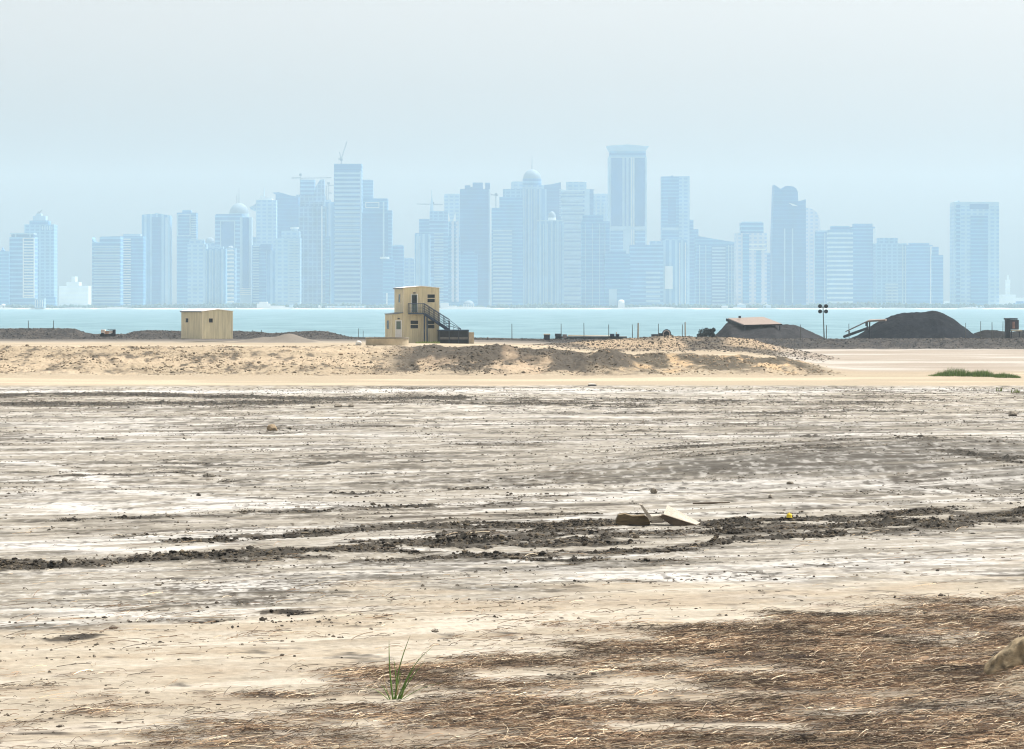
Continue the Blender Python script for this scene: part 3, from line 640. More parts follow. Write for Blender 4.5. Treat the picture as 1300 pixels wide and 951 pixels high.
def side_window(e, y0, y1, z0, z1, x=0.0, mull=True):
    f = MB().box(x-.05,x-.003,y0-.05,y1+.05,z0-.05,z0).box(x-.05,x-.003,y0-.05,y1+.05,z1,z1+.05).box(x-.05,x-.003,y0-.05,y0,z0,z1).box(x-.05,x-.003,y1,y1+.05,z0,z1).build('window', M_trim, e)
    MB().box(x-.03,x-.006,y0+.001,y1-.001,z0+.001,z1-.001).build('pane', M_glass, f)
def front_window(e, x0, x1, z0, z1, bar=False, m=None):
    f = MB().box(x0-.05,x1+.05,-.05,-.003,z0-.05,z0).box(x0-.05,x1+.05,-.05,-.003,z1,z1+.05).box(x0-.05,x0,-.05,-.003,z0,z1).box(x1,x1+.05,-.05,-.003,z0,z1).build('window', m or M_trim, e)
    MB().box(x0+.001,x1-.001,-.03,-.006,z0+.001,z1-.001).build('pane', M_glass, f)
    if bar: MB().box(x0+.002,x1-.002,-.045,-.031,(z0+z1)/2-.04,(z0+z1)/2+.04).build('glazing_bar', M_trim, f)
def front_door(e, x0, x1, z0, z1, m, mf, half=False):
    d = MB().box(x0,x1,-.035,-.004,z0,z1).build('door', m, e)
    MB().box(x0-.08,x0-.002,-.06,-.003,z0,z1+.08).box(x1+.002,x1+.08,-.06,-.003,z0,z1+.08).box(x0-.002,x1+.002,-.06,-.003,z1+.002,z1+.08).build('door_frame', mf, d)
    MB().box(x1-.16,x1-.06,-.08,-.037,(z0+z1)/2-.05,(z0+z1)/2).build('handle', M_dark, d)
    if half: MB().box(x0+.08,x1-.08,-.05,-.036,z0+.9,z1-.1).build('door_glass', M_glass, d)
# single cabin
Ysd = 402.0; zs = PZ(430, Ysd); th = math.radians(30)
e = empty('storage_cabin', (PX(258.4,Ysd), Ysd-2, PZ(430.0,Ysd)), 'single storey cream metal cabin with two small windows', 'cabin', rz=th)
k = Ysd/F
gable(e, 37*k/math.cos(th)*1.0, 31.5*k/math.sin(th), 34.6*k, .22, M_cab2)
W_ = 37*k/math.cos(th); L_ = 31.5*k/math.sin(th)
side_window(e, L_*(1-.30)-.35, L_*(1-.30)+.45, 20.5*k, 25.8*k)
front_window(e, W_*.22, W_*.22+.50, 20.5*k, 25.8*k)
# two storey site office
Yo = 384.0; k = Yo/F; th = math.radians(12); zo = PZ(437, Yo)
e = empty('site_office', (PX(512,Yo), Yo, zo), 'two storey cream metal site office with a low side annex', 'site office', rz=th)
W_ = 45.5*k/math.cos(th); L_ = 13.5*k/math.sin(th)
gable(e, W_, L_, 71.2*k, .19, M_cab)
def fx(px): return (px-512)*k/math.cos(th)
def fz(py): return (437-py)*k
side_window(e, L_*.30, L_*.30+1.15, fz(384), fz(373.5))
front_window(e, fx(542.4), fx(551.7), fz(383.8), fz(373.8), True)
front_window(e, fx(521), fx(530.6), fz(417), fz(407), True)
front_window(e, fx(541.5), fx(551.2), fz(417), fz(407), True)
front_door(e, fx(522.4), fx(529.4), fz(396.6), fz(374), M_doort, M_white, True)
MB().box(fx(524.5), fx(527.2), -.22, -.004, fz(372.6), fz(371.2)).build('wall_lamp', M_dark, e)
# annex: part of the same building
An = 1.28
a_w = MB().prism([(-An,0),(-.012,0),(-.012,fz(397.5)),(-An,fz(399.2))], .02, 4.7).build('annex_wall', M_cab, e)
MB().prism([(-An-.1,fz(399.2)+.0),(-.014,fz(397.4)+.004),(-.014,fz(397.4)+.07),(-An-.1,fz(399.2)+.07)], -.1, 4.8).build('annex_roof', M_fasc, e)
sx = -An
f = MB().box(sx-.05,sx-.003,1.9,3.3,fz(418)-.05,fz(418)).box(sx-.05,sx-.003,1.9,3.3,fz(407),fz(407)+.05).box(sx-.05,sx-.003,1.85,1.9,fz(418)-.05,fz(407)+.05).box(sx-.05,sx-.003,3.3,3.35,fz(418)-.05,fz(407)+.05).build('window', M_trim, e)
MB().box(sx-.03,sx-.006,1.91,3.29,fz(418)+.001,fz(407)-.001).build('pane', M_glass, f)
d = MB().box(-.85,-.25,-.018,.015,.15,fz(407)).build('door', M_doorw, e)
MB().box(-.80,-.30,-.034,-.020,fz(418),fz(408)).build('door_glass', M_doort, d)
MB().box(-.92,-.853,-.04,.018,.15,fz(406.2)).box(-.247,-.18,-.04,.018,.15,fz(406.2)).box(-.853,-.247,-.04,.018,fz(407)+.002,fz(406.2)).build('door_frame', M_white, d)
MB().box(-.66,-.42,-.2,.015,fz(405.2),fz(404.0)).build('wall_lamp', M_dark, e)
# outside stair: fixed to the office, built as its part
zd = fz(397.2); x0, x1 = fx(518), fx(536.5); yb = -1.15
st = MB().box(x0,x1,yb,-.08,zd-.16,zd).build('stair_landing', M_steelb, e)
r = MB()
for yy in (yb+.02, ):
    r.tube((x0,yy,zd+1.05),(x1,yy,zd+1.05),.035); r.tube((x0,yy,zd+.55),(x1,yy,zd+.55),.022)
    for q in range(9): xx = x0+(x1-x0)*q/8; r.tube((xx,yy,zd),(xx,yy,zd+1.05),.02 if q%4 else .035)
r.tube((x0,yb,zd+1.05),(x0,-.1,zd+1.05),.035); r.tube((x0,-.1,zd),(x0,-.1,zd+1.05),.035); r.tube((x0,yb,zd+.55),(x0,-.1,zd+.55),.022)
r.build('landing_railing', M_steelb, st)
xe = fx(568.5); ze = fz(417.5)
s2 = MB()
for yy in (yb+.04, -.3): s2.prism([(x1,zd-.22),(xe-.1,ze-.3),(xe,ze-.02),(x1+.12,zd-.01)], yy-.03, yy+.03)
s2 = s2.build('stair_flight', M_steelb, e)
tr = MB()
for q in range(11): t = (q+.5)/11; xx = x1+(xe-x1)*t; zz = zd+(ze-zd)*t; tr.box(xx-.14,xx+.14,yb+.075,-.335,zz-.05,zz-.01)
tr.build('treads', M_steelb, s2)
r = MB()
for yy in (yb+.02, -.3):
    for dz, rr in ((1.05,.035),(.78,.022),(.5,.022),(.25,.022)): r.tube((x1,yy,zd+dz),(xe,yy,ze+dz),rr)
    for q in range(6): t = q/5; xx = x1+(xe-x1)*t; zz = zd+(ze-zd)*t; r.tube((xx,yy,zz-.1),(xx,yy,zz+1.05),.03)
r.build('stair_railing', M_steelb, s2)
for xx in (fx(536.5), fx(540)): MB().box(xx-.07,xx+.07,yb+.05,yb+.2,-.2,zd-(.17 if xx<fx(538) else .5)).build('post', M_steelb, e)
# dark raised platform at the foot of the stair
M_black = plain('black_sheeting', (.018,.018,.022), .7, var=.5, scale=2)
Yp = 382.6; k2 = Yp/F; zp = PZ(438, Yp)
p = empty('loading_platform', (PX(557.5,Yp), Yp, zp), 'dark raised platform at the foot of the office stair', 'platform', rz=math.radians(6))
Wp = 37*k2
MB().box(0,Wp,.25,3.2,-.4,fz(419.5)).build('platform_body', M_black, p)
MB().box(-.05,Wp+.1,-.0,3.3,fz(419.4),fz(417.8)).build('deck', M_steelb, p)
MB().box(0,Wp,.10,.246,fz(430),fz(427)).build('rail_board', plain('grey_board',(.14,.13,.12)), p)
for q in range(4): xx = Wp*(q+.02)/3.05; MB().box(xx,xx+.1,.0,.097,-.4,fz(419.45)).build('post', M_dark, p)
r = MB()
xs0 = Wp*.30
for dz in (1.0,.7,.4): r.tube((xs0-.35,.1,fz(417.8)+dz),(xs0+.35,.1,fz(417.8)+dz),.03); r.tube((xs0+.35,.1,fz(417.8)+dz),(Wp*.76,.1,fz(417.8)+dz*.08),.028)
for q in range(4): xx = xs0-.35+q*.52; r.tube((xx,.1,fz(417.8)),(xx,.1,fz(417.8)+max(.15,1.0-max(0,q-1)*.42)),.03)
r.build('railing', M_steelb, p)
MB().box(Wp+.11,Wp+.7,.4,1.2,-.3,fz(421)).build('side_block', plain('tan_block',(.42,.35,.25)), p)
# yellowish weeds at the foot of the office
mb = MB()
R = random.Random(5)
for j in range(130): blades(mb, R.uniform(-1.3,1.3), R.uniform(-1.0,.8), 0, 4, R.uniform(.15,.42), .12, .03, .6, seed=j)
o = mb.build('weed_patch', M_weed); Yv = 378.5; o.location = (PX(543,Yv), Yv, H1(PX(543,Yv),Yv)-.02); tag(o, 'yellow green weeds growing at the foot of the site office', 'weeds', kind='stuff')
# low round concrete tank
M_conc = plain('tan_concrete', (.40,.34,.24), .85, var=.25, scale=1.2, bump=.2)
Yk = 331; e = empty('round_tank', (PX(490.5,Yk), Yk+2.1, PZ(441.5,Yk)), 'low round concrete tank in front of the site office', 'tank')
rk = 27.5*Yk/F; hk = 12.8*Yk/F
MB().lathe([(rk,-.3),(rk,hk-.12),(rk-.16,hk-.12),(rk-.16,0),(0,0)], seg=56).build('tank_wall', M_conc, e)
MB().lathe([(rk+.05,hk-.118),(rk+.05,hk),(rk-.2,hk),(rk-.2,hk-.118),(rk+.05,hk-.118)], seg=56).build('rim', plain('dark_rim',(.20,.18,.14)), e)
Ysk = 333; rock('sack', PX(455.5,Ysk), Ysk, .30, .25, .24, M_white, 'white filled sack lying left of the round tank', 'sack', 21, sink=.2)
# ------------------------------------------------------------------ posts along the water
M_post = plain('grey_post', (.10,.10,.09), .8); M_post2 = plain('pale_wood_post', (.36,.30,.22), .8)
POSTS = [(36,407,419,.10),(68,407,419,.10),(321,419,424,.10),(332,419,424,.10),(455,417,432,.07),(461,420,432,.07),(650,411,432,.10),(712.5,411,432,.10),(741.5,410,432,.10),(773,412,432,.10),(803,412,432,.10),(810,410,432,.22),(836,411,432,.09),(866,412,432,.10),(870,409,432,.17),(1016.5,412,431,.09),(1049,413,431,.11),(1078,411,422,.09),(1226,410,424,.08),(1245,408,431,.09),(1259.5,409,431,.10),(1273,408,431,.09)]
desc = ['leftmost thin post on the dark berm at the left edge','second thin post on the dark berm at the left edge','left one of two short stakes right of the cream cabin','right one of two short stakes right of the cream cabin',
 'taller thin stake standing left of the round tank','shorter thin stake standing left of the round tank','thin post a little right of the loading platform','thin post at the left end of the long dark pipe','thin post above the middle of the long dark pipe',
 'thin post beside the boxes at the right end of the dark pipe','thin grey post just left of the thick wooden post','thick pale wooden post between the pipe and the drum mixer','thin post in front of the drum mixer','thin grey post touching the reddish post before the shrub',
 'reddish brown wooden post left of the dark shrub','thin post at the foot of the heap with the buried canopy','post standing right beside the floodlight mast','thin post left of the sloping conveyor roof','thin post on the right slope of the big heap',
 'thin post just right of the big heap','thin post midway between the big heap and the control cabin','thin post just left of the control cabin']
for (px, a, b, w), lab in zip(POSTS, desc):
    Yq = 440 if px < 400 else 441; Yq += (px % 7)*.3
    zt = PZ(a, Yq); zl = min(H1(PX(px,Yq),Yq, True), PZ(b,Yq))-.1
    mb = MB().cone(0,0,0,zt-zl,w/2*1.1,w/2*.8,8)
    R = random.Random(int(px)); mb.rot(R.uniform(-.02,.02),'Y')
    o = mb.build('fence_post', M_post2 if w > .15 else M_post); o.location = (PX(px,Yq), Yq, zl); tag(o, lab, 'post', 'posts standing along the water')
# ------------------------------------------------------------------ dark heaps
def heap(name, prof, Yc, label, hw, col, seed, y_off=0):
    px = np.array([p[0] for p in prof], float); py = np.array([p[1] for p in prof], float)
    x = (px-650)/F*Yc; zt = CAMZ-(py-HZ)/F*Yc; z0 = zt.min()-.3
    nx, ny = 220, 110; xs = np.linspace(x[0], x[-1], nx); ys = np.linspace(-1, 1, ny)
    YY, XX = np.meshgrid(ys, xs, indexing='ij'); h = np.interp(xs, x, zt)-z0
    h = np.convolve(np.pad(h, 3, 'edge'), np.ones(7)/7, 'valid')
    hw_ = np.maximum(1.2, hw*(h/h.max())**.6)[None,:]
    prof2 = 1-np.abs(YY)**1.5
    Yw = YY*hw_; Zw = h[None,:]*prof2
    n = fbm(XX/2.2+seed, Yw/2.2, seed, 4); n2 = np.abs(fbm(XX/.7+seed, Yw/.7, seed+3, 3))
    Zw = Zw+ prof2*(.45*n+.22*n2)*np.minimum(1, h[None,:]/1.5)
    gull = fbm(XX/1.6, Yw/6, seed+8, 3); Zw += .2*gull*prof2*np.abs(YY)
    cx = x.mean(); t = sst(-.05,.2,n+n2*.4)[...,None]
    cc = np.array(col)[None,None]*(1-t*.0)*(.8+.9*np.clip(fbm(XX/3,Yw/1.5,seed+11,4)+.1,0,1))[...,None] + .055*np.clip(fbm(XX/.5,Yw/.5,seed+14,3)-.03,0,1)[...,None]*.6
    v = np.stack([XX-cx, Yw, Zw], -1).reshape(-1,3); idx = np.arange(nx*ny).reshape(ny,nx)
    f = np.stack([idx[:-1,:-1], idx[:-1,1:], idx[1:,1:], idx[1:,:-1]], -1).reshape(-1,4)
    o = array_mesh(name, v, f, HEAPM, cc.reshape(-1,3), smooth=True); o.location = (cx, Yc+y_off, z0)
    return tag(o, label, 'spoil heap', 'dark spoil heaps by the water')
HEAPM = attr_mat('dark_spoil', fine=4, var=.45, bump=.9, dist=.15, spec=.05)
heap('spoil_heap', [(888,432),(898,430),(910,424),(918,416),(924,410),(940,409),(965,406),(978,405),(984,409),(992,411),(1005,412),(1012,413),(1020,417),(1030,422),(1042,427),(1052,432)], 458, 'grey spoil heap with a brown canopy roof buried in its top', 12.5, (.030,.030,.033), 301)
heap('spoil_heap', [(1066,432),(1080,430),(1092,424),(1102,417),(1112,411),(1120,407),(1130,402),(1140,399),(1150,397.5),(1165,397),(1176,396.5),(1182,394.5),(1190,395),(1196,397.5),(1206,402.5),(1214,408),(1224,416),(1234,424),(1246,428.5),(1264,432)], 468, 'largest dark spoil heap with a rounded top on the right', 11, (.009,.011,.016), 411)
heap('spoil_heap', [(1228,432),(1236,424),(1250,420),(1264,420),(1280,421),(1300,419),(1330,422),(1350,432)], 474, 'low dark spoil heap behind the control cabin at right edge', 6, (.02,.02,.021), 511)
# canopy roof buried in the heap
M_rust = corrugated('rusty_sheet', (.20,.15,.12), .35)
Yc = 455.0
def Q(px, py, dy=0): return Vector((PX(px, Yc+dy), Yc+dy, PZ(py, Yc+dy)))
c = empty('canopy', Q(955,425), 'brown corrugated canopy roof sticking out of the grey heap', 'canopy'); inv = -c.location
def LQ(*a): return Q(*a)+inv
slab('roof_sheet', [LQ(945,412.4,-3), LQ(993,411.2,-3), LQ(969,402.2,4), LQ(924,404,4)], .12, M_rust, c)
slab('gable_board', [LQ(922.5,404.2,3.5), LQ(944,412.8,-3.05), LQ(944,414.6,-3.05), LQ(922.5,407.8,3.5)], .1, M_black, c)
slab('fascia', [LQ(944.5,412.7,-3.1), LQ(993,411.5,-3.1), LQ(993,412.9,-3.1), LQ(944.5,414.1,-3.1)], .08, M_black, c)
for px, dy in ((946,-2.8),(968,-2.8),(990,-2.8),(925,3.5)): b = LQ(px,412,dy); MB().tube((b.x,b.y,-1),(b.x,b.y,b.z-(.15 if dy<0 else -.6)),.09).build('post', M_dark, c)
MB().box(LQ(939,0).x,LQ(942,0).x,2,2.4,LQ(0,404,2).z,LQ(0,401.2,2).z).build('vent', M_dark, c)
# sloping conveyor roof on the left of the big heap
Yc = 455.0
c = empty('conveyor_roof', Q(1097,430), 'sloping brown roof over a ramp at the left foot of the big heap', 'canopy'); inv = -c.location
slab('roof_sheet', [LQ(1073,420.6,-1.5), LQ(1101,407.2,-1.5), LQ(1104,406.2,2), LQ(1077,419,2)], .12, M_rust, c)
slab('ridge_sheet', [LQ(1101,407,-1.5), LQ(1124,405.6,-1.5), LQ(1126,405,2), LQ(1104,405.6,2)], .22, M_rust, c)
slab('ramp', [LQ(1070,426.4,-1.5), LQ(1101,415,-1.5), LQ(1103,414.4,2), LQ(1073,425,2)], .35, M_dark, c)
for px, a, b in ((1101,407,416),(1104,408,432),(1099.5,408,414),(1078,419,425)): t, u_ = LQ(px,a,-1.4), LQ(px,b,-1.4); MB().tube((t.x,t.y,t.z-.1),(u_.x,u_.y,u_.z),.10).build('post', M_dark, c)
# control cabin
Yc = 447.0
c = empty('control_cabin', Q(1280,431), 'dark control cabin on a tall column at the right edge', 'control cabin'); inv = -c.location
def bq(px0,px1,a,b,d0,d1,n,m,par): A = LQ(px0,b); B = LQ(px1,a); return MB().box(A.x,B.x,d0,d1,A.z,B.z).build(n, m, par)
bq(1276.3,1281.5,404.2,431,-.8,.6,'column',M_dark,c)
cb = bq(1281.6,1292.4,406,418.4,-.7,1.1,'cabin',plain('dark_grey_cabin',(.06,.055,.07)),c); bq(1284.2,1287.4,408.5,417,-.76,-.703,'door',plain('pale_red_door',(.25,.15,.13)),cb)
bq(1276,1292.8,404.0,405.8,.62,1.3,'roof',M_black,c); bq(1282.5,1295.5,418.8,420.4,-1.3,1.2,'deck',M_trim,c)
for px in (1284,1294): a, b = LQ(px,420.4,-1), LQ(px,432,-1); MB().tube((a.x,-1,a.z),(b.x,-1,b.z),.08).build('leg', M_dark, c)
# floodlight mast
Yc = 443.0
c = empty('floodlight_mast', Q(1046.5,432), 'tall mast carrying four dark floodlights left of the big heap', 'floodlight'); inv = -c.location
a = LQ(1044.8,388.5); MB().tube((0,0,-.3),(a.x,0,a.z),.085,.05).build('mast', M_post, c)
x_ = a.x; MB().tube((x_-.38,0,LQ(0,390.2).z),(x_+.38,0,LQ(0,390.2).z),.035).tube((x_-.38,0,LQ(0,396).z),(x_+.38,0,LQ(0,396).z),.035).build('crossbar', M_dark, c)
for sx_ in (-.40,.38):
    for py in (388.8,395.4):
        L0 = LQ(0,py); h = MB().tube((x_+sx_,-.22,L0.z),(x_+sx_,.28,L0.z+.08),.27,.15,14).build('lamp_head', M_steelb, c); MB().tube((x_+sx_,-.28,L0.z-.01),(x_+sx_,-.222,L0.z),.235,.235,14).build('lens', M_glass, h)
# drum mixer
Yc = 446.0
c = empty('drum_mixer', Q(846,430.5), 'dark machine with a round drum among the posts', 'concrete mixer'); inv = -c.location
dr = MB().tube((0,-.62,LQ(0,423.8).z),(.1,.75,LQ(0,423.2).z),.60,.42,22); dr.build('drum', M_black, c)
rg = MB().lathe([(.44,0),(.50,.05),(.50,.1),(.36,.1),(.36,0),(.44,0)], seg=24).rot(math.pi/2,'X'); o = rg.build('drum_rim', plain('pale_rim',(.42,.34,.30)), c); o.location = (0,-.63,LQ(0,423.8).z)
MB().box(-1.1,.75,-.5,.6,.35,.6).build('chassis', M_black, c); bq(827,837,424.3,428.4,-.5,.5,'engine_box',M_dark,c)
bq(836,842,423,428.4,-.4,.4,'hopper',M_black,c)
for xx in (-.8,.5):
    w = MB().tube((xx,-.62,.3),(xx,-.42,.3),.32,.32,16).build('wheel', M_black, c); MB().tube((xx,-.64,.3),(xx,-.621,.3),.12,.12,10).build('hub', M_dark, w)
# dark shrub
Yc = 447.0
M_bush = plain('dark_leaf', (.028,.034,.03), .8, var=.4, scale=5)
c = empty('shrub', Q(895,431), 'round dark shrub beside the grey heap', 'shrub'); inv = -c.location
mb = MB(); R = random.Random(8)
for (px, py, r_) in [(892,423,.62),(897,421,.5),(889,427,.5),(903,421,.35),(906,419,.25),(898,427,.6),(904,425,.4)]:
    ce = LQ(px,py)
    for q in range(420):
        d = Vector((R.gauss(0,1),R.gauss(0,1),R.gauss(0,1))).normalized()*r_*R.uniform(.45,1.08)*(1+.25*mnoise.noise(Vector((q*.3,px,0)))); p_ = ce+d
        a_ = Vector((R.uniform(-1,1),R.uniform(-1,1),R.uniform(-1,1))).normalized()*.09; b_ = a_.cross(Vector((R.random(),R.random(),R.random()))).normalized()*.05
        mb.bm.faces.new([mb.bm.verts.new(p_-a_), mb.bm.verts.new(p_+b_), mb.bm.verts.new(p_+a_), mb.bm.verts.new(p_-b_)])
mb.build('crown', M_bush, c)
t = MB()
for q in range(7): ex = LQ(890+q*2.6,422+abs(q-3)*.8); t.tube((0,0,-.1),(ex.x,R.uniform(-.3,.3),ex.z),.05,.015,6)
t.build('stem', M_dark, c)
# long dark pipe with boxes
Yc = 443.0
M_pipe = plain('dark_green_pipe', (.045,.06,.062), .5, var=.3)
c = empty('pipeline', Q(745,431.5), 'long low dark pipe with pale top lying before the water', 'pipe'); inv = -c.location
A = LQ(705,428.3); B = LQ(796,428.6); MB().tube((A.x,0,A.z),(B.x,.6,B.z),.17,.17,14).build('pipe', M_pipe, c)
A = LQ(721,426.2); B = LQ(775,426.6); MB().tube((A.x,.55,A.z+.02),(B.x,.85,B.z),.07,.07,10).build('pale_pipe', M_trim, c)
for px in (706,718,731,742,755,766,780,792): A = LQ(px,430.0); MB().box(A.x-.12,A.x+.12,-.3,.9,-.3,A.z).build('support', M_dark, c)
bq(774.5,780,423.8,427,-.4,.5,'valve_box',M_steelb,c); bq(781.5,786.2,424,427,-.4,.5,'valve_box',M_steelb,c)
t = LQ(782.5,424); MB().tube((t.x,0,t.z),(t.x,0,t.z+.25),.07,.07,8).build('vent', M_trim, c)
bq(704.5,713,423.6,427,-.5,.6,'pump_house',M_dark,c); bq(714,719.5,424.5,429.5,-.7,-.2,'pump',plain('pump_grey',(.22,.19,.18)),c)
Yc = 440.0
c = empty('crate_stack', Q(694,431.5), 'small dark crate with a pale lid left of the long pipe', 'crate'); inv = -c.location
bq(690.5,698,425.2,431.8,-.4,.4,'crate',M_dark,c); bq(690,698.6,423.8,425.1,-.45,.45,'lid',M_trim,c)
# rusty scrap machine on the berm
Yc = 439.0
zb_ = H1(PX(137,Yc),Yc,True)
c = empty('scrap_cab', (PX(137,Yc),Yc,zb_), 'rusty scrap machine cab with pale panels on the low berm', 'scrap machine'); inv = -c.location
M_or = plain('rusty_panel', (.60,.38,.25), .8, var=.4, scale=2); M_cr = plain('faded_panel', (.80,.70,.60), .7, var=.25, scale=2)
bq(127.6,147.5,424.2,426.5,-.6,.6,'chassis',M_black,c)
bq(129.4,133.6,418.6,424.1,-.45,.5,'cab',M_cr,c); bq(133.8,138.4,420.3,424.1,-.4,.45,'engine_cover',M_or,c); bq(138.6,143.2,419.6,423.4,-.38,.4,'tank',M_cr,c); bq(143.4,146.4,419.0,424.1,-.45,.5,'end_frame',M_black,c)
bq(137,146.6,418.3,418.9,-.5,.5,'roof',M_dark,c)
for px in (131,144): A = LQ(px,425.5); w = MB().tube((A.x,-.72,.12),(A.x,-.6,.12),.3,.3,14).build('wheel', M_black, c)
bq(129.0,129.6,418.6,424.1,-.5,-.44,'post',M_or,c)

# ------------------------------------------------------------------ sea and far shore
def sea_mat():
    m, nt, b = new_mat('sea_water')
    tc = N(nt, 'ShaderNodeTexCoord'); mp = N(nt, 'ShaderNodeMapping'); mp.inputs['Scale'].default_value = (.05,.012,1)
    nz = N(nt, 'ShaderNodeTexNoise'); nz.inputs['Scale'].default_value = 1.0; nz.inputs['Detail'].default_value = 7; nz.inputs['Roughness'].default_value = .65
    nt.links.new(tc.outputs['Object'], mp.inputs[0]); nt.links.new(mp.outputs[0], nz.inputs['Vector'])
    cr = N(nt, 'ShaderNodeValToRGB'); cr.color_ramp.elements[0].position = .38; cr.color_ramp.elements[0].color = (.062,.14,.17,1); cr.color_ramp.elements[1].position = .62; cr.color_ramp.elements[1].color = (.115,.21,.245,1)
    nt.links.new(nz.outputs['Fac'], cr.inputs[0]); nt.links.new(cr.outputs[0], b.inputs['Base Color'])
    n2 = N(nt, 'ShaderNodeTexNoise'); n2.inputs['Scale'].default_value = .35; n2.inputs['Detail'].default_value = 5; nt.links.new(tc.outputs['Object'], n2.inputs['Vector'])
    bp = N(nt, 'ShaderNodeBump'); bp.inputs['Strength'].default_value = .8; bp.inputs['Distance'].default_value = .6
    nt.links.new(n2.outputs['Fac'], bp.inputs['Height']); nt.links.new(bp.outputs[0], b.inputs['Normal'])
    b.inputs['Roughness'].default_value = .55; b.inputs['Specular IOR Level'].default_value = .15
    return m
mb = MB(); v = [mb.bm.verts.new(p) for p in ((-1600,465,-2),(1600,465,-2),(3600,5075,-2),(-3600,5075,-2))]; mb.bm.faces.new(v)
o = mb.build('sea', sea_mat()); tag(o, kind='structure')
M_fland = plain('far_land', (.42,.42,.36), .9, var=.3, scale=.02, stretch=(1,.2,1)); M_beach = plain('far_beach', (.27,.28,.27), .9, var=.2, scale=.02)
xs = np.linspace(-1400, 1400, 240); R = random.Random(3)
mb = MB(); prev = None
for x_ in xs:
    w = 5035+18*mnoise.noise(Vector((x_*.012,0,0)))+14*mnoise.noise(Vector((x_*.05,4,0)))
    z1 = -.2+1.2*max(0, mnoise.noise(Vector((x_*.02,9,0))))
    c = [mb.bm.verts.new((x_, w-10, -3)), mb.bm.verts.new((x_, w, z1-.8)), mb.bm.verts.new((x_, w+25, z1)), mb.bm.verts.new((x_, w+60, .3)), mb.bm.verts.new((x_, 6450, .3))]
    if prev:
        for i in range(4): mb.bm.faces.new((prev[i], c[i], c[i+1], prev[i+1]))
    prev = c
o = mb.build('far_shore', M_fland); tag(o, kind='structure')
# pale beach strips
mb = MB()
for a, b_, h in [(-20,22,1.2),(70,118,1.6),(120,172,1.8),(330,372,1.4),(556,632,3.2),(640,690,1.0),(770,884,2.6),(900,930,.8),(960,990,1.0),(1110,1170,1.2),(1215,1250,1.6)]:
    Yb_ = 5019; xa, xb = PX(a,Yb_), PX(b_,Yb_); n = 14; pr = None
    for i in range(n+1):
        t = i/n; x_ = xa+(xb-xa)*t; zz = -2.2+(h+2.2)*math.sin(math.pi*t)**.5*(.8+.3*mnoise.noise(Vector((x_*.03,1,1))))
        c = [mb.bm.verts.new((x_, Yb_-6, -2.5)), mb.bm.verts.new((x_, Yb_, zz)), mb.bm.verts.new((x_, Yb_+40, zz)), mb.bm.verts.new((x_, Yb_+46, -2.5))]
        if pr:
            for q in range(3): mb.bm.faces.new((pr[q], c[q], c[q+1], pr[q+1]))
        pr = c
o = mb.build('far_beach', M_beach); tag(o, kind='structure')

# ------------------------------------------------------------------ skyline
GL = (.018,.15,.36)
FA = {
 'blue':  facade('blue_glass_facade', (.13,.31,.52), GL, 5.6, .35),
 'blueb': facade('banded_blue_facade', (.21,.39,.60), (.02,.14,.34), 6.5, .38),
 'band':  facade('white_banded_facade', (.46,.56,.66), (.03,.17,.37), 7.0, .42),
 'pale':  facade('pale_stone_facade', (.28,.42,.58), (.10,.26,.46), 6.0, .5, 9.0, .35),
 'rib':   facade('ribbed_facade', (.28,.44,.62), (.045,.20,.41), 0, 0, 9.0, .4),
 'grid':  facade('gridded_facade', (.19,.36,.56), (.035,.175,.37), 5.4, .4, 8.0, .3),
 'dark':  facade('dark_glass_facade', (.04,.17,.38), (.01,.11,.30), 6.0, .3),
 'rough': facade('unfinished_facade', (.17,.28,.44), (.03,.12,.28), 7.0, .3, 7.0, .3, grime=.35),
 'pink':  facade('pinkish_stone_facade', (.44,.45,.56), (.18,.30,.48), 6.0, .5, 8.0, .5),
 'faint': facade('haze_paled_facade', (.44,.50,.55), (.40,.47,.52), 8.0, .5),  # fading by distance haze is put into this pale facade colour
}
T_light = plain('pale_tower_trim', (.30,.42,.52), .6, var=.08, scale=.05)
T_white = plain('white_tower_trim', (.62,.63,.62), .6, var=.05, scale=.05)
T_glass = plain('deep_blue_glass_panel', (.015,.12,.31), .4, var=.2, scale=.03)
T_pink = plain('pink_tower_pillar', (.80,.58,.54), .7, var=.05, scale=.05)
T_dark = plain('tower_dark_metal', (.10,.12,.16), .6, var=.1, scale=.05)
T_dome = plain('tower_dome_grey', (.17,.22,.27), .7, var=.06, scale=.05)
TM = {'light':T_light,'white':T_white,'glass':T_glass,'pink':T_pink,'dark':T_dark}
TM.update(FA)
GRP = 'hazy towers across the water'
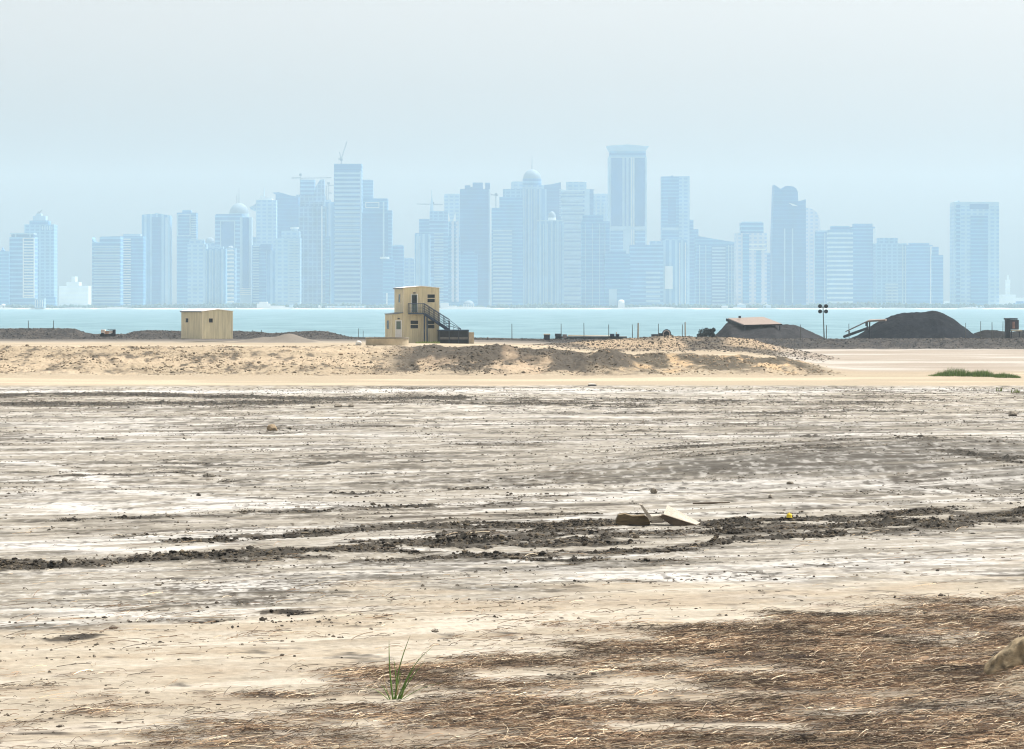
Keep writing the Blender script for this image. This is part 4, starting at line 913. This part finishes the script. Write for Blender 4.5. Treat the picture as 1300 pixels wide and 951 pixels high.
def tower(label, Y, m, x0, x1, yt, parts=(), depth=None, yb=391.5, cat='tower', name='skyscraper'):
    cx = PX((x0+x1)/2, Y); zb = 0.25; dep = depth or max(18, min(48, (x1-x0)/F*Y*.85))
    e = empty(name, (cx, Y, zb), label, cat, group=GRP)
    lx = lambda px: PX(px, Y)-cx
    lz = lambda py: PZ(py, Y)-zb
    if isinstance(yt, (list, tuple)):
        MB().prism([(lx(x0),0)]+[(lx(a), lz(b)) for a, b in yt]+[(lx(x1),0)], 0, dep).build('body', TM[m], e)
    else:
        MB().box(lx(x0), lx(x1), 0, dep, 0, lz(yt)).build('body', TM[m], e)
    for p in parts:
        k = p[0]
        if k == 'box':      # name, mat, x0,x1,ytop,ybot, inset depth
            _, n, mm, a, b, t, bt = p[:7]; d = p[7] if len(p) > 7 else 2.0
            MB().box(lx(a), lx(b), d, dep-abs(d), lz(bt), lz(t)).build(n, TM[mm], e)
        elif k == 'poly':
            _, n, mm, pts = p[:4]; d = p[4] if len(p) > 4 else 3.0
            MB().prism([(lx(a), lz(b)) for a, b in pts], d, dep-abs(d)).build(n, TM[mm], e)
        elif k == 'panel':  # on the front face
            _, n, mm, a, b, t, bt = p[:7]; d = p[7] if len(p) > 7 else 1.0
            MB().box(lx(a), lx(b), -d, -.05, lz(bt), lz(t)).build(n, TM[mm], e)
        elif k == 'frame':
            _, n, mm, a, b, t, bt, w = p
            MB().box(lx(a),lx(a+w),-2,-.06,lz(bt),lz(t)).box(lx(b-w),lx(b),-2,-.06,lz(bt),lz(t)).box(lx(a+w)+.01,lx(b-w)-.01,-2,-.06,lz(t+w),lz(t)).box(lx(a+w)+.01,lx(b-w)-.01,-2,-.06,lz(bt),lz(bt-w)).build(n, TM[mm], e)
        elif k == 'fins':
            _, mm, xs_, t, bt, w = p; f = MB()
            for a in xs_: f.box(lx(a-w/2), lx(a+w/2), -2.2, -.07, lz(bt), lz(t))
            f.build('fins', TM[mm], e)
        elif k == 'bands':
            _, mm, a, b, t, bt, st = p; f = MB(); y_ = t
            while y_ < bt: f.box(lx(a), lx(b), -2.0, -.07, lz(y_+st*.42), lz(y_)); y_ += st
            f.build('balconies', TM[mm], e)
        elif k == 'spire':
            _, x_, t, bt, w = p
            MB().cone(lx(x_), dep/2, lz(bt)-1, lz(t), w/F*Y/2, .25, 8).build('spire', T_dark if w < 1.6 else T_light, e)
        elif k == 'dome':
            _, mm, x_, r_, t, bt = p
            MB().lathe([(0, lz(t))]+[(r_/F*Y*math.sin(a*math.pi/16), lz(bt)+(lz(t)-lz(bt))*math.cos(a*math.pi/16)) for a in range(1,9)], lx(x_), dep/2, 28).build('dome', TM[mm] if mm == 'white' and name != 'skyscraper' else T_dome, e, smooth=True)
        elif k == 'drum':
            _, mm, x_, r_, t, bt = p
            MB().cone(lx(x_), dep/2, lz(bt), lz(t), r_/F*Y, r_/F*Y, 28).build('drum', TM[mm], e)
        elif k == 'line':   # lattice boom
            _, n, a, b, c_, d_, w = p
            mb = MB(); A = Vector((lx(a), dep/2, lz(b))); B = Vector((lx(c_), dep/2, lz(d_))); w_ = w/F*Y/2
            up = Vector((0,0,w_)) if abs(A.z-B.z) < abs(A.x-B.x) else Vector((w_,0,0)); r_ = max(.35, w_*.28)
            mb.tube(A+up, B+up, r_, r_, 5); mb.tube(A-up, B-up, r_, r_, 5); n_ = 10
            for i in range(n_): p1 = A.lerp(B,i/n_)+(up if i%2 else -up); p2 = A.lerp(B,(i+1)/n_)+(-up if i%2 else up); mb.tube(p1,p2,r_*.7,r_*.7,5)
            mb.build(n, T_dark, e)
    return e
T = tower
T('blue tower cut by the left edge with a tiny pinnacle',5260,'blue',-12,11.5,319,[('poly','pinnacle','blue',[(0,319),(2,314),(5,319)],8),('box','side_wing','blue',5,9,321,391)])
T('blue tower with a white framed strip of bands near the left edge',5100,'blueb',12,44,301,[('box','roof_slab','light',12.5,43,296,297.6,-1.5),('box','crown','dark',14,41,297.6,301,4),('frame','white_frame','white',29,44,302,378,1.3),('bands','white',30.4,42.6,306,376,3.6),('panel','post','light',19,20.5,296.5,301),('panel','post','light',37.5,39,296.5,301)])
T('stepped crown tower with feather like spires at the far left',5330,'grid',31,68.5,285,[('box','crown','blue',37,61,280,285,4),('box','crown','light',41,57,274,280,8),('box','finial','light',44,51,271,274,12),('line','spire',46,272,51,266,.8),('line','spire',43,274,47,268,.8),('fins','light',[54,57,60,63,66],287,292,1.0),('panel','wing','blue',60,72,377,391.2,14)])
T('low pale podium building under the stepped crown tower',5040,'pale',44,56,379,[('fins','white',[45,48,51,54],381,390,.8)],cat='building',name='office_block')
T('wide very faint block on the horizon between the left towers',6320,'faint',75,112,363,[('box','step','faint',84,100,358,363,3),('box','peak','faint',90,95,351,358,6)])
T('banded tower with a curved horn at its left corner',5120,'blueb',117,153,[(117,301),(117.6,304),(119,306.3),(121,307.5),(126.5,307.5),(126.5,301.5),(128,300.5),(153,300)],[('bands','light',119,152,312,384,3.4)])
T('narrow tower with a white balcony strip right of the horned one',5190,'blue',152,182,300,[('bands','white',153,166,303,388,3.2),('box','crown','light',156,178,297,300,4)])
T('plain blue tower with a gently arched roof, left of the gap',5300,'rib',180,215.5,[(180,273),(183,272.2),(196,271.8),(198,270.6),(206,272),(215.5,273.5)],[('panel','centre_bay','dark',193,204,276,390,1.5),('panel','wall','light',210,213,276,390,1.5)])
T('slim tower with a small rooftop cap and balconies, right of the gap',5310,'blue',224.5,249,270,[('box','cap','blue',231,242,266.8,270,5),('bands','light',243,249.6,275,390,3.0),('frame','frame','light',225,242,272,300,1.2)])
T('short pale tower standing before the capped slim one',5180,'pale',238,262,310,[('box','crown','pale',240,259,304,310,5)])
T('small round topped tower half hidden left of the dome tower',5420,'pale',257,274,308,[('dome','light',266,6,301,308)])
T('ribbed mid rise tower with flat top behind the cream cabin',5080,'rib',260,286.5,316,[('fins','light',[262,266,270,274,278,282],318,390,.8),('box','cap','pale',265,283,313,316,5)])
T('beige tower with stacked arched balconies behind the cream cabin',5150,'pale',286.5,299,315,[('bands','white',288,297,317,388,5.0),('dome','white',292,4,312,315)])
T('flat topped tower with a deep recessed window bay',5360,'blueb',273,308,273,[('panel','recess','glass',281,297,283,316,1.2),('frame','bay_frame','light',279.5,298.5,280,318,1.2),('box','parapet','dark',274,307,271.8,273,1)])
T('domed tower with a tall thin spire left of centre left group',5440,'blue',291,319,276,[('drum','light',302.5,13,271,276),('dome','light',302.5,12.5,257.5,271),('spire',302.5,238,258,1.0),('line','antenna',299.8,247,299.8,262,.3)])
T('tall framed shaft with a stacked white foot before the domed tower',5230,'light',304.5,319.5,276,[('panel','glass_strip','glass',308,316,276,366,2.3),('bands','white',305,319,366,376,2.5)])
T('pale tower with arrowhead side balcony and roof needle',5500,'pale',325,350.5,254,[('poly','side_wing','pale',[(325.2,258),(321,261),(316.5,263),(318,265.5),(322,267.5),(325.2,267.5)],4),('poly','crown','white',[(329,254),(330.5,248),(334,249.5),(345,252),(346,254)],4),('spire',334.5,236,249,1.6),('box','lower_wing','pale',320.5,325,301,391.3,6)])
T('blue tower with a slanted roof that overhangs to the left',5560,'dark',350,379,[(349.5,258),(350,247),(345.5,244.6),(354,244),(360,245.5),(368,248),(379,250)],[])
T('dark mid rise tower with paired ribs below the arrowhead tower',5200,'blue',320,338,311,[('box','crown','dark',331,345,310,318,-3),('box','right_wing','rib',338,349,318,391.2,1),('bands','light',321,329,312,388,3.4)])
T('pale stepped tower with a ring on top, in front of the unfinished ones',5140,'pale',349,381,302,[('box','step','pale',357,380,293,302,5),('drum','light',373,4,290,293),('drum','white',373,5.5,288.4,290),('bands','light',366,379,306,388,3.4)])
T('unfinished tower with a jagged double top under a crane',5610,'rough',380.5,412,248,[('box','core','blueb',381,399,228,248,4),('poly','core','rough',[(399.5,248),(400,238),(404,231),(406,228),(411,227.5),(411.5,248)],7),('box','scaffold','rough',376,381,247,300,3),('line','scaffold_mast',413.5,235,413.5,260,.9)])
T('rough dark tower standing before the jagged unfinished one',5260,'rough',379,413,262,[('box','top_floor','rough',382,409,256,262,5),('panel','white_strip','white',408,409.4,262,390,1.4),('box','side_strip','blue',413,418,300,391.2,3)])
T('slim pale tower squeezed left of the tall crane tower',5380,'rib',411,424.5,256.5,[('panel','bright_edge','light',417,418.6,258,390,1),('box','roof_box','light',413,420,253.5,256.5,4)])
T('very tall flat topped tower with a leaning crane on its roof',5270,'blueb',424,459,208,[('box','crown','dark',424.4,458.4,208.2,216,-1.2),('bands','light',425,458,219,388,5.5),('panel','dark_floor','dark',434,456,248.5,250,2.4),('panel','light_edge','light',457,459,217,391,1.6)])
T('plain tower just behind the right shoulder of the tall crane tower',5630,'blue',458,473.5,229,[('box','parapet','light',459,472.5,228,229,2)])
T('broad blue tower with a white outlined sign near its top',5200,'dark',459.5,492.5,270,[('box','upper_block','blue',460.5,492,252,270,1.0),('frame','sign_frame','white',464,481.5,257,264,.8),('box','right_wing','blue',492.5,497.3,267,391.2,4),('panel','rib','light',486,488,256,391,1.8)])
T('low blue tower with a white ring on its roof, left of the office',5120,'blue',486,500,330,[('drum','white',488,6,326,328.5),('box','neck','blue',484,492,328.5,330,8),('panel','white_fin','white',490.5,492,372,391,1.5)])
T('mid height blue block left of the site office roof',5280,'blue',498,512.5,312,[('box','cap','light',500,511,310.8,312,3)])
T('lowest plain block just left of the site office roof',5400,'pale',511,526,329,[('box','cap','pale',513,524,327.5,329,4)])
T('tall stepped tower with a tapering spire behind the site office',5330,'blueb',545,569,279,[('box','crown','grid',545.5,568.5,268,279,2),('box','left_step','blue',532,545,278,391.3,4),('box','left_wing','blue',527,532,296,391.3,2),('poly','spire_base','light',[(545.3,268),(546.5,256),(548,248),(549.5,256),(550.2,268)],14),('spire',548,240,256,1.6),('bands','light',551,563,296,388,3.6)])
T('front half of the stepped tower group, low and ribbed',5210,'rib',526.5,546,297,[('fins','light',[529,533,545],300,390,1.0)])
T('pair of tall pink pillars with white horn tips',5110,'blue',569,584,300,[('panel','pillar','pink',573,576.4,281,383,5),('panel','pillar','pink',578.6,582.4,281,383,5),('poly','horn','white',[(568.6,281),(568.8,270),(570.5,276),(571.6,281)],5),('poly','horn','white',[(575.2,281),(576.2,276),(578,269.5),(578.6,281)],5),('box','upper_body','blue',570,583,281,300,6)])
T('flat plain tower behind and above the pink pillars',5640,'pale',564,587,247,[('box','parapet','light',565,586,246,247,3)])
T('broad blue tower with a jagged five step roof',5420,'dark',584,622,240,[('box','step','dark',590,597,235.3,240,3),('box','step','dark',600,613,231.8,240,2.5),('box','step','dark',616,622,232,240,3.5),('box','step','dark',597,600,237.5,240,5),('panel','pale_edge','light',620.4,622,240,391,1.5)])
T('front slab below the jagged roof tower',5180,'blue',583,606,322,[('box','cap','blue',588,602,318,322,4)])
T('stepped tower climbing to the right, left of the big dome',5350,'blue',624,664,264,[('box','step','blue',634,663.5,250,264,2),('box','step','grid',638.5,663,240,250,4),('bands','light',626,650,292,388,4.6)])
T('small raised block peeking above the stepped tower by the dome',5620,'pale',649,665,231.5,[('box','roof','light',650,663,230.3,231.5,3)])
T('ornate domed tower with a ribbed shaft and central spire',5460,'rib',661,694,240,[('box','shoulder','pale',663,691,235,240,4),('drum','blueb',675.5,12,226.5,235),('dome','light',675.5,11.5,214.5,226.5),('spire',675.5,198,216,1.2),('fins','light',[664,667.5,671,674.5,678,681.5,685],240,390,1.0)])
T('tower with a slightly rising roof right of the big dome',5580,'dark',690,712,[(690,235),(700,234),(711,231.5),(712,231.5)],[('bands','light',710,713.5,240,275,2.2)])
T('lower tower with a little white dome in front of the ornate one',5200,'rib',682,716,281,[('drum','white',701,5,276,281),('dome','white',701,5,268,276),('fins','light',[686,690,695,700,705,711],284,390,.9),('box','parapet','light',682,716,279.5,281,-1)])
T('fully white banded tower with a raised cap in the centre',5290,'band',712.5,745,241,[('box','cap','pale',719,744.5,231,241,3),('bands','light',713,740,243,388,3.8),('box','white_edge','light',742,748.5,240,391.2,-1.0)])
T('narrow dark slice of tower right of the white banded one',5500,'dark',748.5,753.5,241,[('box','cap','dark',747,754.5,240.4,241.4,-1)])
T('pale block tower filling the space left of the tallest one',5650,'pale',752,771.5,246,[('fins','light',[757,762,767],258,300,1.4)])
T('front block with a low parapet left of the tallest tower',5150,'blue',738,774,281,[('box','upper','blue',740,766,273,281,3),('fins','light',[743,752,761,768],284,390,.7)])
T('tallest tower with flared cornice and dark vertical glass bays',5400,'light',772.5,821,199,[('poly','cornice','light',[(770.5,185.2),(773.5,191.5),(774,192),(819.5,192),(820,191.5),(824,185.8),(797,183.5)],-1.5),('box','neck','blueb',774,820,192,199,1.5),('panel','glass_bay','glass',776,790,200.5,287,1.4),('panel','glass_bay','glass',806,818.5,200.5,287,1.4),('panel','glass_bay','glass',793,795,200.5,287,1.4),('panel','glass_bay','glass',798,800,200.5,287,1.4),('panel','band','light',772.8,820.7,288,291.5,2.4),('panel','lower_glass','blueb',775,791,293,390,1.2),('panel','lower_glass','blueb',806,819,293,390,1.2),('fins','white',[801.8,804.6],200,390,.9)])
T('broad front slab left below the tallest tower',5080,'blue',768,800,322,[('box','cap','blue',774,795,318,322,5),('panel','pale_bay','light',773,783,367,391,1.3)])
T('wide low blue block right below the tallest tower',5200,'blueb',800,842,311,[('box','cap','pale',826,841,306,311,5),('bands','light',820,838,345,388,6)])
T('tall plain slab tower with a split light and dark face',5480,'blue',840,875.5,224,[('panel','light_half','pale',862,875.3,225,391,1.2),('panel','dark_bay','dark',848,858,250,284,1.2),('panel','band','light',840.2,861.5,289,292,1.6),('box','roof_unit','dark',852,855,222.6,224,9),('box','step','blue',875.5,880.5,279,391.3,4),('box','step','blue',880.5,887,291,391.3,6)])
T('pale ribbed block before the split face slab tower',5220,'rib',842,872,305,[('panel','white_panel','white',844,854,338,367,1.6),('fins','white',[863,870],308,386,.9),('box','roof','pale',845,869,303,305,4)])
T('tower with a long roof sloping down to the right',5330,'blue',884,934,[(884,299),(890,300.5),(905,303),(920,305.5),(934,307.5)],[('bands','light',904,921,314,388,4.2),('fins','light',[888,896,925,929,932],311,390,1.0),('panel','glass_bay','dark',903,922,312,390,.9)])
T('pinkish tower with a raised cap and pale vertical bays',5180,'pink',934.5,973.5,296,[('box','cap','blueb',941,969.5,282.5,296,3),('box','roof','light',943,968,281.3,282.5,6),('panel','glass_bay','blue',943,951,297,385,1.3),('panel','glass_bay','blue',960,966,318,385,1.3),('panel','band','white',951,972,310,311.5,1.8),('panel','band','white',951,972,316,317.5,1.8)])
T('small plain block between the pinkish tower and the wedge tower',5420,'blue',972,983,322,[('box','cap','light',974,981,321,322,4)])
T('tall wedge tower with a pointed left tip and curved crown',5340,'dark',980.5,1023.5,[(980.6,300),(983,234.5),(987,237),(991,240),(993.5,241),(994,238.5),(997,236.5),(1000,236),(1007,236.8),(1011,239.5),(1013,244),(1013.5,255.5),(1018,254.5),(1023,253)],[('poly','curved_fin','white',[(1001,257.6),(1006,258.6),(1013,261.8),(1006,261.2)],-2.5),('fins','light',[996,1006],290,385,1.6)])
T('round shouldered pinkish tower behind the wedge tower',5520,'pink',1023,1041,[(1023,264),(1028,264.3),(1033,266.5),(1037,270),(1039.5,275),(1041,281)],[('fins','light',[1028,1034],300,388,1.0)])
T('plain tower at the right foot of the round shouldered one',5260,'blue',1036,1055,294,[('box','cap','light',1040,1052,292.5,294,5),('fins','light',[1047],296,390,1.2)])
T('white banded tower right of the floodlight mast',5170,'band',1052,1083,292,[('box','cap','blue',1056,1079,287,292,4)])
T('plain blue slab beside the white banded tower on the right',5310,'blue',1081,1111,288,[('box','cap','blue',1084,1108,284,288,4),('panel','white_edge','white',1108.5,1110.6,290,388,1.5)])
T('wide banded tower second right of the floodlight mast',5200,'grid',1112,1151,309,[('box','cap','grid',1116,1140,302,309,4),('fins','light',[1146,1149.5],312,390,1.2),('bands','light',1124,1140,360,384,4)])
T('slab tower with a bright vertical joint above the big heap',5330,'blue',1150.5,1184,311,[('box','cap','blue',1156,1180,308.6,311,3),('panel','bright_joint','white',1181,1183.6,313,391,1.4)])
T('stepped end tower of the right hand cluster',5250,'blue',1184,1197.5,324,[('box','step','blue',1184.2,1191.8,313.5,324,1.6)])
T('isolated wide portal tower with an oval opening at the top right',5150,'pale',1211,1268.5,262,[('box','crown','light',1211.4,1268.2,256.4,262,1.5),('panel','oval_recess','glass',1231,1255,259.3,265.5,1.0),('panel','glass_bay','blue',1232,1254,274,388,1.2),('panel','side_bay','blueb',1214,1219,259,388,1.2),('poly','corner_tip','light',[(1216,256.4),(1218,254),(1220,256.4)],8)])
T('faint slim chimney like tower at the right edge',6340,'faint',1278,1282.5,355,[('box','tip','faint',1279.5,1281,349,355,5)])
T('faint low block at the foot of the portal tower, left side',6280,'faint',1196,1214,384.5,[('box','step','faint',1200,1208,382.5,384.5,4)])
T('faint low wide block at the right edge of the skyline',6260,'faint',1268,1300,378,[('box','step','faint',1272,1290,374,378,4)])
T('low blue building at the far right edge of the shore',5150,'blue',1289,1312,384.5,[('box','step','blue',1292,1300,382.5,384.5,4)])
# tower cranes: things of their own standing on the towers
def crane(label, Y, base, top, jib, mast_w=1.0):
    e = empty('tower_crane', (PX(base[0],Y), Y, PZ(base[1],Y)), label, 'crane', group='cranes over the skyline')
    def seg(n, a, b, w, par=e):
        mb = MB(); A = Vector((PX(a[0],Y)-e.location.x, 0, PZ(a[1],Y)-e.location.z)); B = Vector((PX(b[0],Y)-e.location.x, 0, PZ(b[1],Y)-e.location.z)); w_ = w/F*Y/2
        up = Vector((0,0,w_)) if abs(A.z-B.z) < abs(A.x-B.x) else Vector((w_,0,0)); r_ = max(.3, w_*.3)
        mb.tube(A+up, B+up, r_, r_, 5); mb.tube(A-up, B-up, r_, r_, 5)
        for i in range(10): mb.tube(A.lerp(B,i/10)+(up if i%2 else -up), A.lerp(B,(i+1)/10)+(-up if i%2 else up), r_*.7, r_*.7, 5)
        return mb.build(n, T_dark, par)
    seg('mast', base, top, mast_w)
    for n, a, b, w in jib: seg(n, a, b, w)
    k = Y/F; MB().box(-1.6*k, 1.6*k, -2, 2, PZ(top[1]+2.2,Y)-e.location.z, PZ(top[1]-.5,Y)-e.location.z).build('cab', T_dark, e)
    return e
crane('luffing crane with a steep boom on the tall flat tower', 5290, (433.5,208), (433.5,202), [('boom',(433,203),(440.5,179.5),.9),('counter_jib',(433.5,203),(429.5,201.5),1.6),('stay',(431,193),(433,203),.5)])
crane('horizontal crane over the jagged unfinished tower', 5625, (381.5,248), (381.5,221), [('jib',(381.5,226.5),(421,225.5),.9),('counter_jib',(381.5,226.5),(370,226),1.8)])
crane('small side crane right of the jagged unfinished tower', 5600, (417,262), (417,232), [('jib',(417,235.5),(424,235.5),.8),('counter_jib',(417,245),(422,245.5),1.4)])
crane('horizontal crane beside the tapering spire', 5345, (549.5,268), (549.5,257), [('jib',(549.5,259.5),(529,259),.7),('counter_jib',(549.5,259.5),(562,259.5),.8)])
crane('short crane between the jagged tower and the dome', 5440, (629.5,264), (629.5,246), [('jib',(629.5,248),(623,247),.8),('counter_jib',(629.5,248),(632,248),1.2)])
# low white buildings along the shore
def low(label, Y, x0, x1, yt, m='white', extra=(), name='shore_building'):
    return tower(label, Y, m, x0, x1, yt, extra, depth=20, cat='building', name=name)
low('white shore villa with a rounded roof at the left edge',5060,0,6,387.5,'white',[('dome','white',3,3,385.8,387.5)])
low('small white shore hut right of the left edge villa',5062,11,18,388.6,'white',[('box','roof','light',12,17,387.8,388.6,3)])
low('long white shed on the shore below the first left towers',5064,25,31,388.4,'white',[('box','roof','light',26,30,387.6,388.4,3)])
low('white stepped hall on the shore right of the cream cabin',5056,326,343,385.5,'white',[('box','upper_hall','white',329,339,383.2,385.5,2),('box','wing','white',343,362,388.2,391,3)])
low('white ship like terminal right of the stepped hall',5048,331,372,390,'white',[('box','deck_house','white',338,358,388.4,390,3),('box','mast_block','light',367,371,386.6,390,4)])
low('small white block on the shore below the unfinished towers',5058,404,408,387.8,'white',[('box','roof','light',404.6,407.4,387,387.8,3)])
low('long pale shore arcade below the tall crane tower',5058,413,464,388.6,'light',[('fins','white',[416,420,424,440,445,450,456,461],388.6,390.5,1.6)])
low('white block on the shore just right of the site office',5054,559,569,384.5,'white',[('box','wing','white',560,580,388.2,391,-1.5)])
low('white arched stadium like building right of the site office',5060,588,602,386,'light',[('dome','light',595,6.5,381.5,386),('fins','white',[589,592,595,598,601],386,391,.9)])
low('white domed pavilion on a round base under the tallest tower',5052,785,793,385,'white',[('drum','white',789,4.2,383.4,385),('dome','white',789,4.4,380.4,383.4)])
low('pale kiosk on the shore under the sloping roof tower',5056,916,924,388.5,'white',[('box','roof','light',917.5,922.5,387.4,388.5,3)])
low('white tent roof on the shore left of the pinkish tower',5058,936,947,387,'light',[('poly','tent_roof','white',[(935.5,387),(941,385.2),(947.5,387)],1)])
low('low white boathouse on the shore under the pinkish tower',5050,931,941,390,'white',[('box','roof','light',932,940,389.2,390,3)])
low('white tent on the shore between pinkish and wedge towers',5058,969,979,388,'light',[('poly','tent_roof','white',[(968.5,388),(974,386.6),(979.5,388)],1)])
low('long low white quay building below the portal tower',5060,1229,1252,389.4,'light',[('box','roof','white',1231,1250,388.2,389.4,2)])
# far tree belt
M_ftree = plain('far_tree_green', (.035,.07,.055), .9, var=.4, scale=.05)
n = 2600; xs = PX(RNG.uniform(-30,1330,n),5070); hh = np.clip(fbm(xs/60, xs*0, 600, 4)+.38, .05, 1)
ys = 5066+RNG.uniform(-6,10,n); size = RNG.uniform(1.6,3.6,n); zz = RNG.uniform(0,1,n)*hh*8.5+.5
base = ICOV[None]*(1+RNG.uniform(-.3,.3,(n,len(ICOV),1))); v = base*size[:,None,None]+np.stack([xs,ys,zz],-1)[:,None,:]
f = (ICOF[None]+(np.arange(n)*len(ICOV))[:,None,None]).reshape(-1,3)
o = array_mesh('far_trees', v.reshape(-1,3), f, M_ftree); tag(o, 'low belt of hazy dark trees along the far shore', 'trees', kind='stuff')

# ------------------------------------------------------------------ haze
hz = MB().box(-2400, 2400, -30, 6700, -9, 262).build('haze', None)
m = bpy.data.materials.new('haze_air'); m.use_nodes = True; nt = m.node_tree
for n_ in list(nt.nodes):
    if n_.type == 'BSDF_PRINCIPLED': nt.nodes.remove(n_)
pv = N(nt, 'ShaderNodeVolumePrincipled'); pv.inputs['Density'].default_value = 1.3e-4; pv.inputs['Color'].default_value = (.66,.86,1.0,1); pv.inputs['Anisotropy'].default_value = 0.0
nt.links.new(pv.outputs[0], nt.nodes['Material Output'].inputs['Volume']); hz.data.materials.append(m); tag(hz, kind='stuff')

# ------------------------------------------------------------------ light, sky, camera
S = Vector((.42,.27,.87)).normalized()
el = math.asin(S.z); az = math.atan2(S.x, S.y)
w = bpy.data.worlds.new('World'); bpy.context.scene.world = w; w.use_nodes = True; nt = w.node_tree
sky = N(nt, 'ShaderNodeTexSky', sky_type='NISHITA'); sky.sun_disc = False; sky.sun_elevation = el; sky.sun_rotation = az; sky.air_density = 1.0; sky.dust_density = 4.5; sky.ozone_density = 1.0; sky.altitude = 0
hs = N(nt, 'ShaderNodeHueSaturation'); hs.inputs['Saturation'].default_value = .12; nt.links.new(sky.outputs[0], hs.inputs['Color']); tn = N(nt, 'ShaderNodeVectorMath', operation='MULTIPLY'); tn.inputs[1].default_value = (1.09, 1.04, 1.0); nt.links.new(hs.outputs[0], tn.inputs[0]); nt.links.new(tn.outputs[0], nt.nodes['Background'].inputs['Color']); nt.nodes['Background'].inputs['Strength'].default_value = .15
L = bpy.data.lights.new('sun', 'SUN'); L.energy = 4.1; L.angle = math.radians(.53); L.color = (1, .95, .87)
lo = bpy.data.objects.new('sun', L); C.objects.link(lo); lo.rotation_euler = S.to_track_quat('Z', 'Y').to_euler(); lo.location = (30, 0, 60)
cam = bpy.data.cameras.new('camera'); co = bpy.data.objects.new('camera', cam); C.objects.link(co)
cam.sensor_width = 36; cam.sensor_fit = 'HORIZONTAL'; cam.lens = F/1300*36; co.location = (0,0,CAMZ); co.rotation_euler = (math.pi/2,0,0)
cam.shift_y = -(475.5-HZ)/1300; cam.clip_start = 1; cam.clip_end = 20000
sc = bpy.context.scene; sc.camera = co
sc.view_settings.view_transform = 'Standard'; sc.view_settings.look = 'None'; sc.view_settings.gamma = 1; sc.view_settings.exposure = 0.62
sc.render.engine = 'CYCLES'; sc.cycles.use_denoising = True; sc.cycles.filter_width = 1.15
sc.cycles.max_bounces = 5; sc.cycles.diffuse_bounces = 3; sc.cycles.glossy_bounces = 2; sc.cycles.volume_bounces = 1
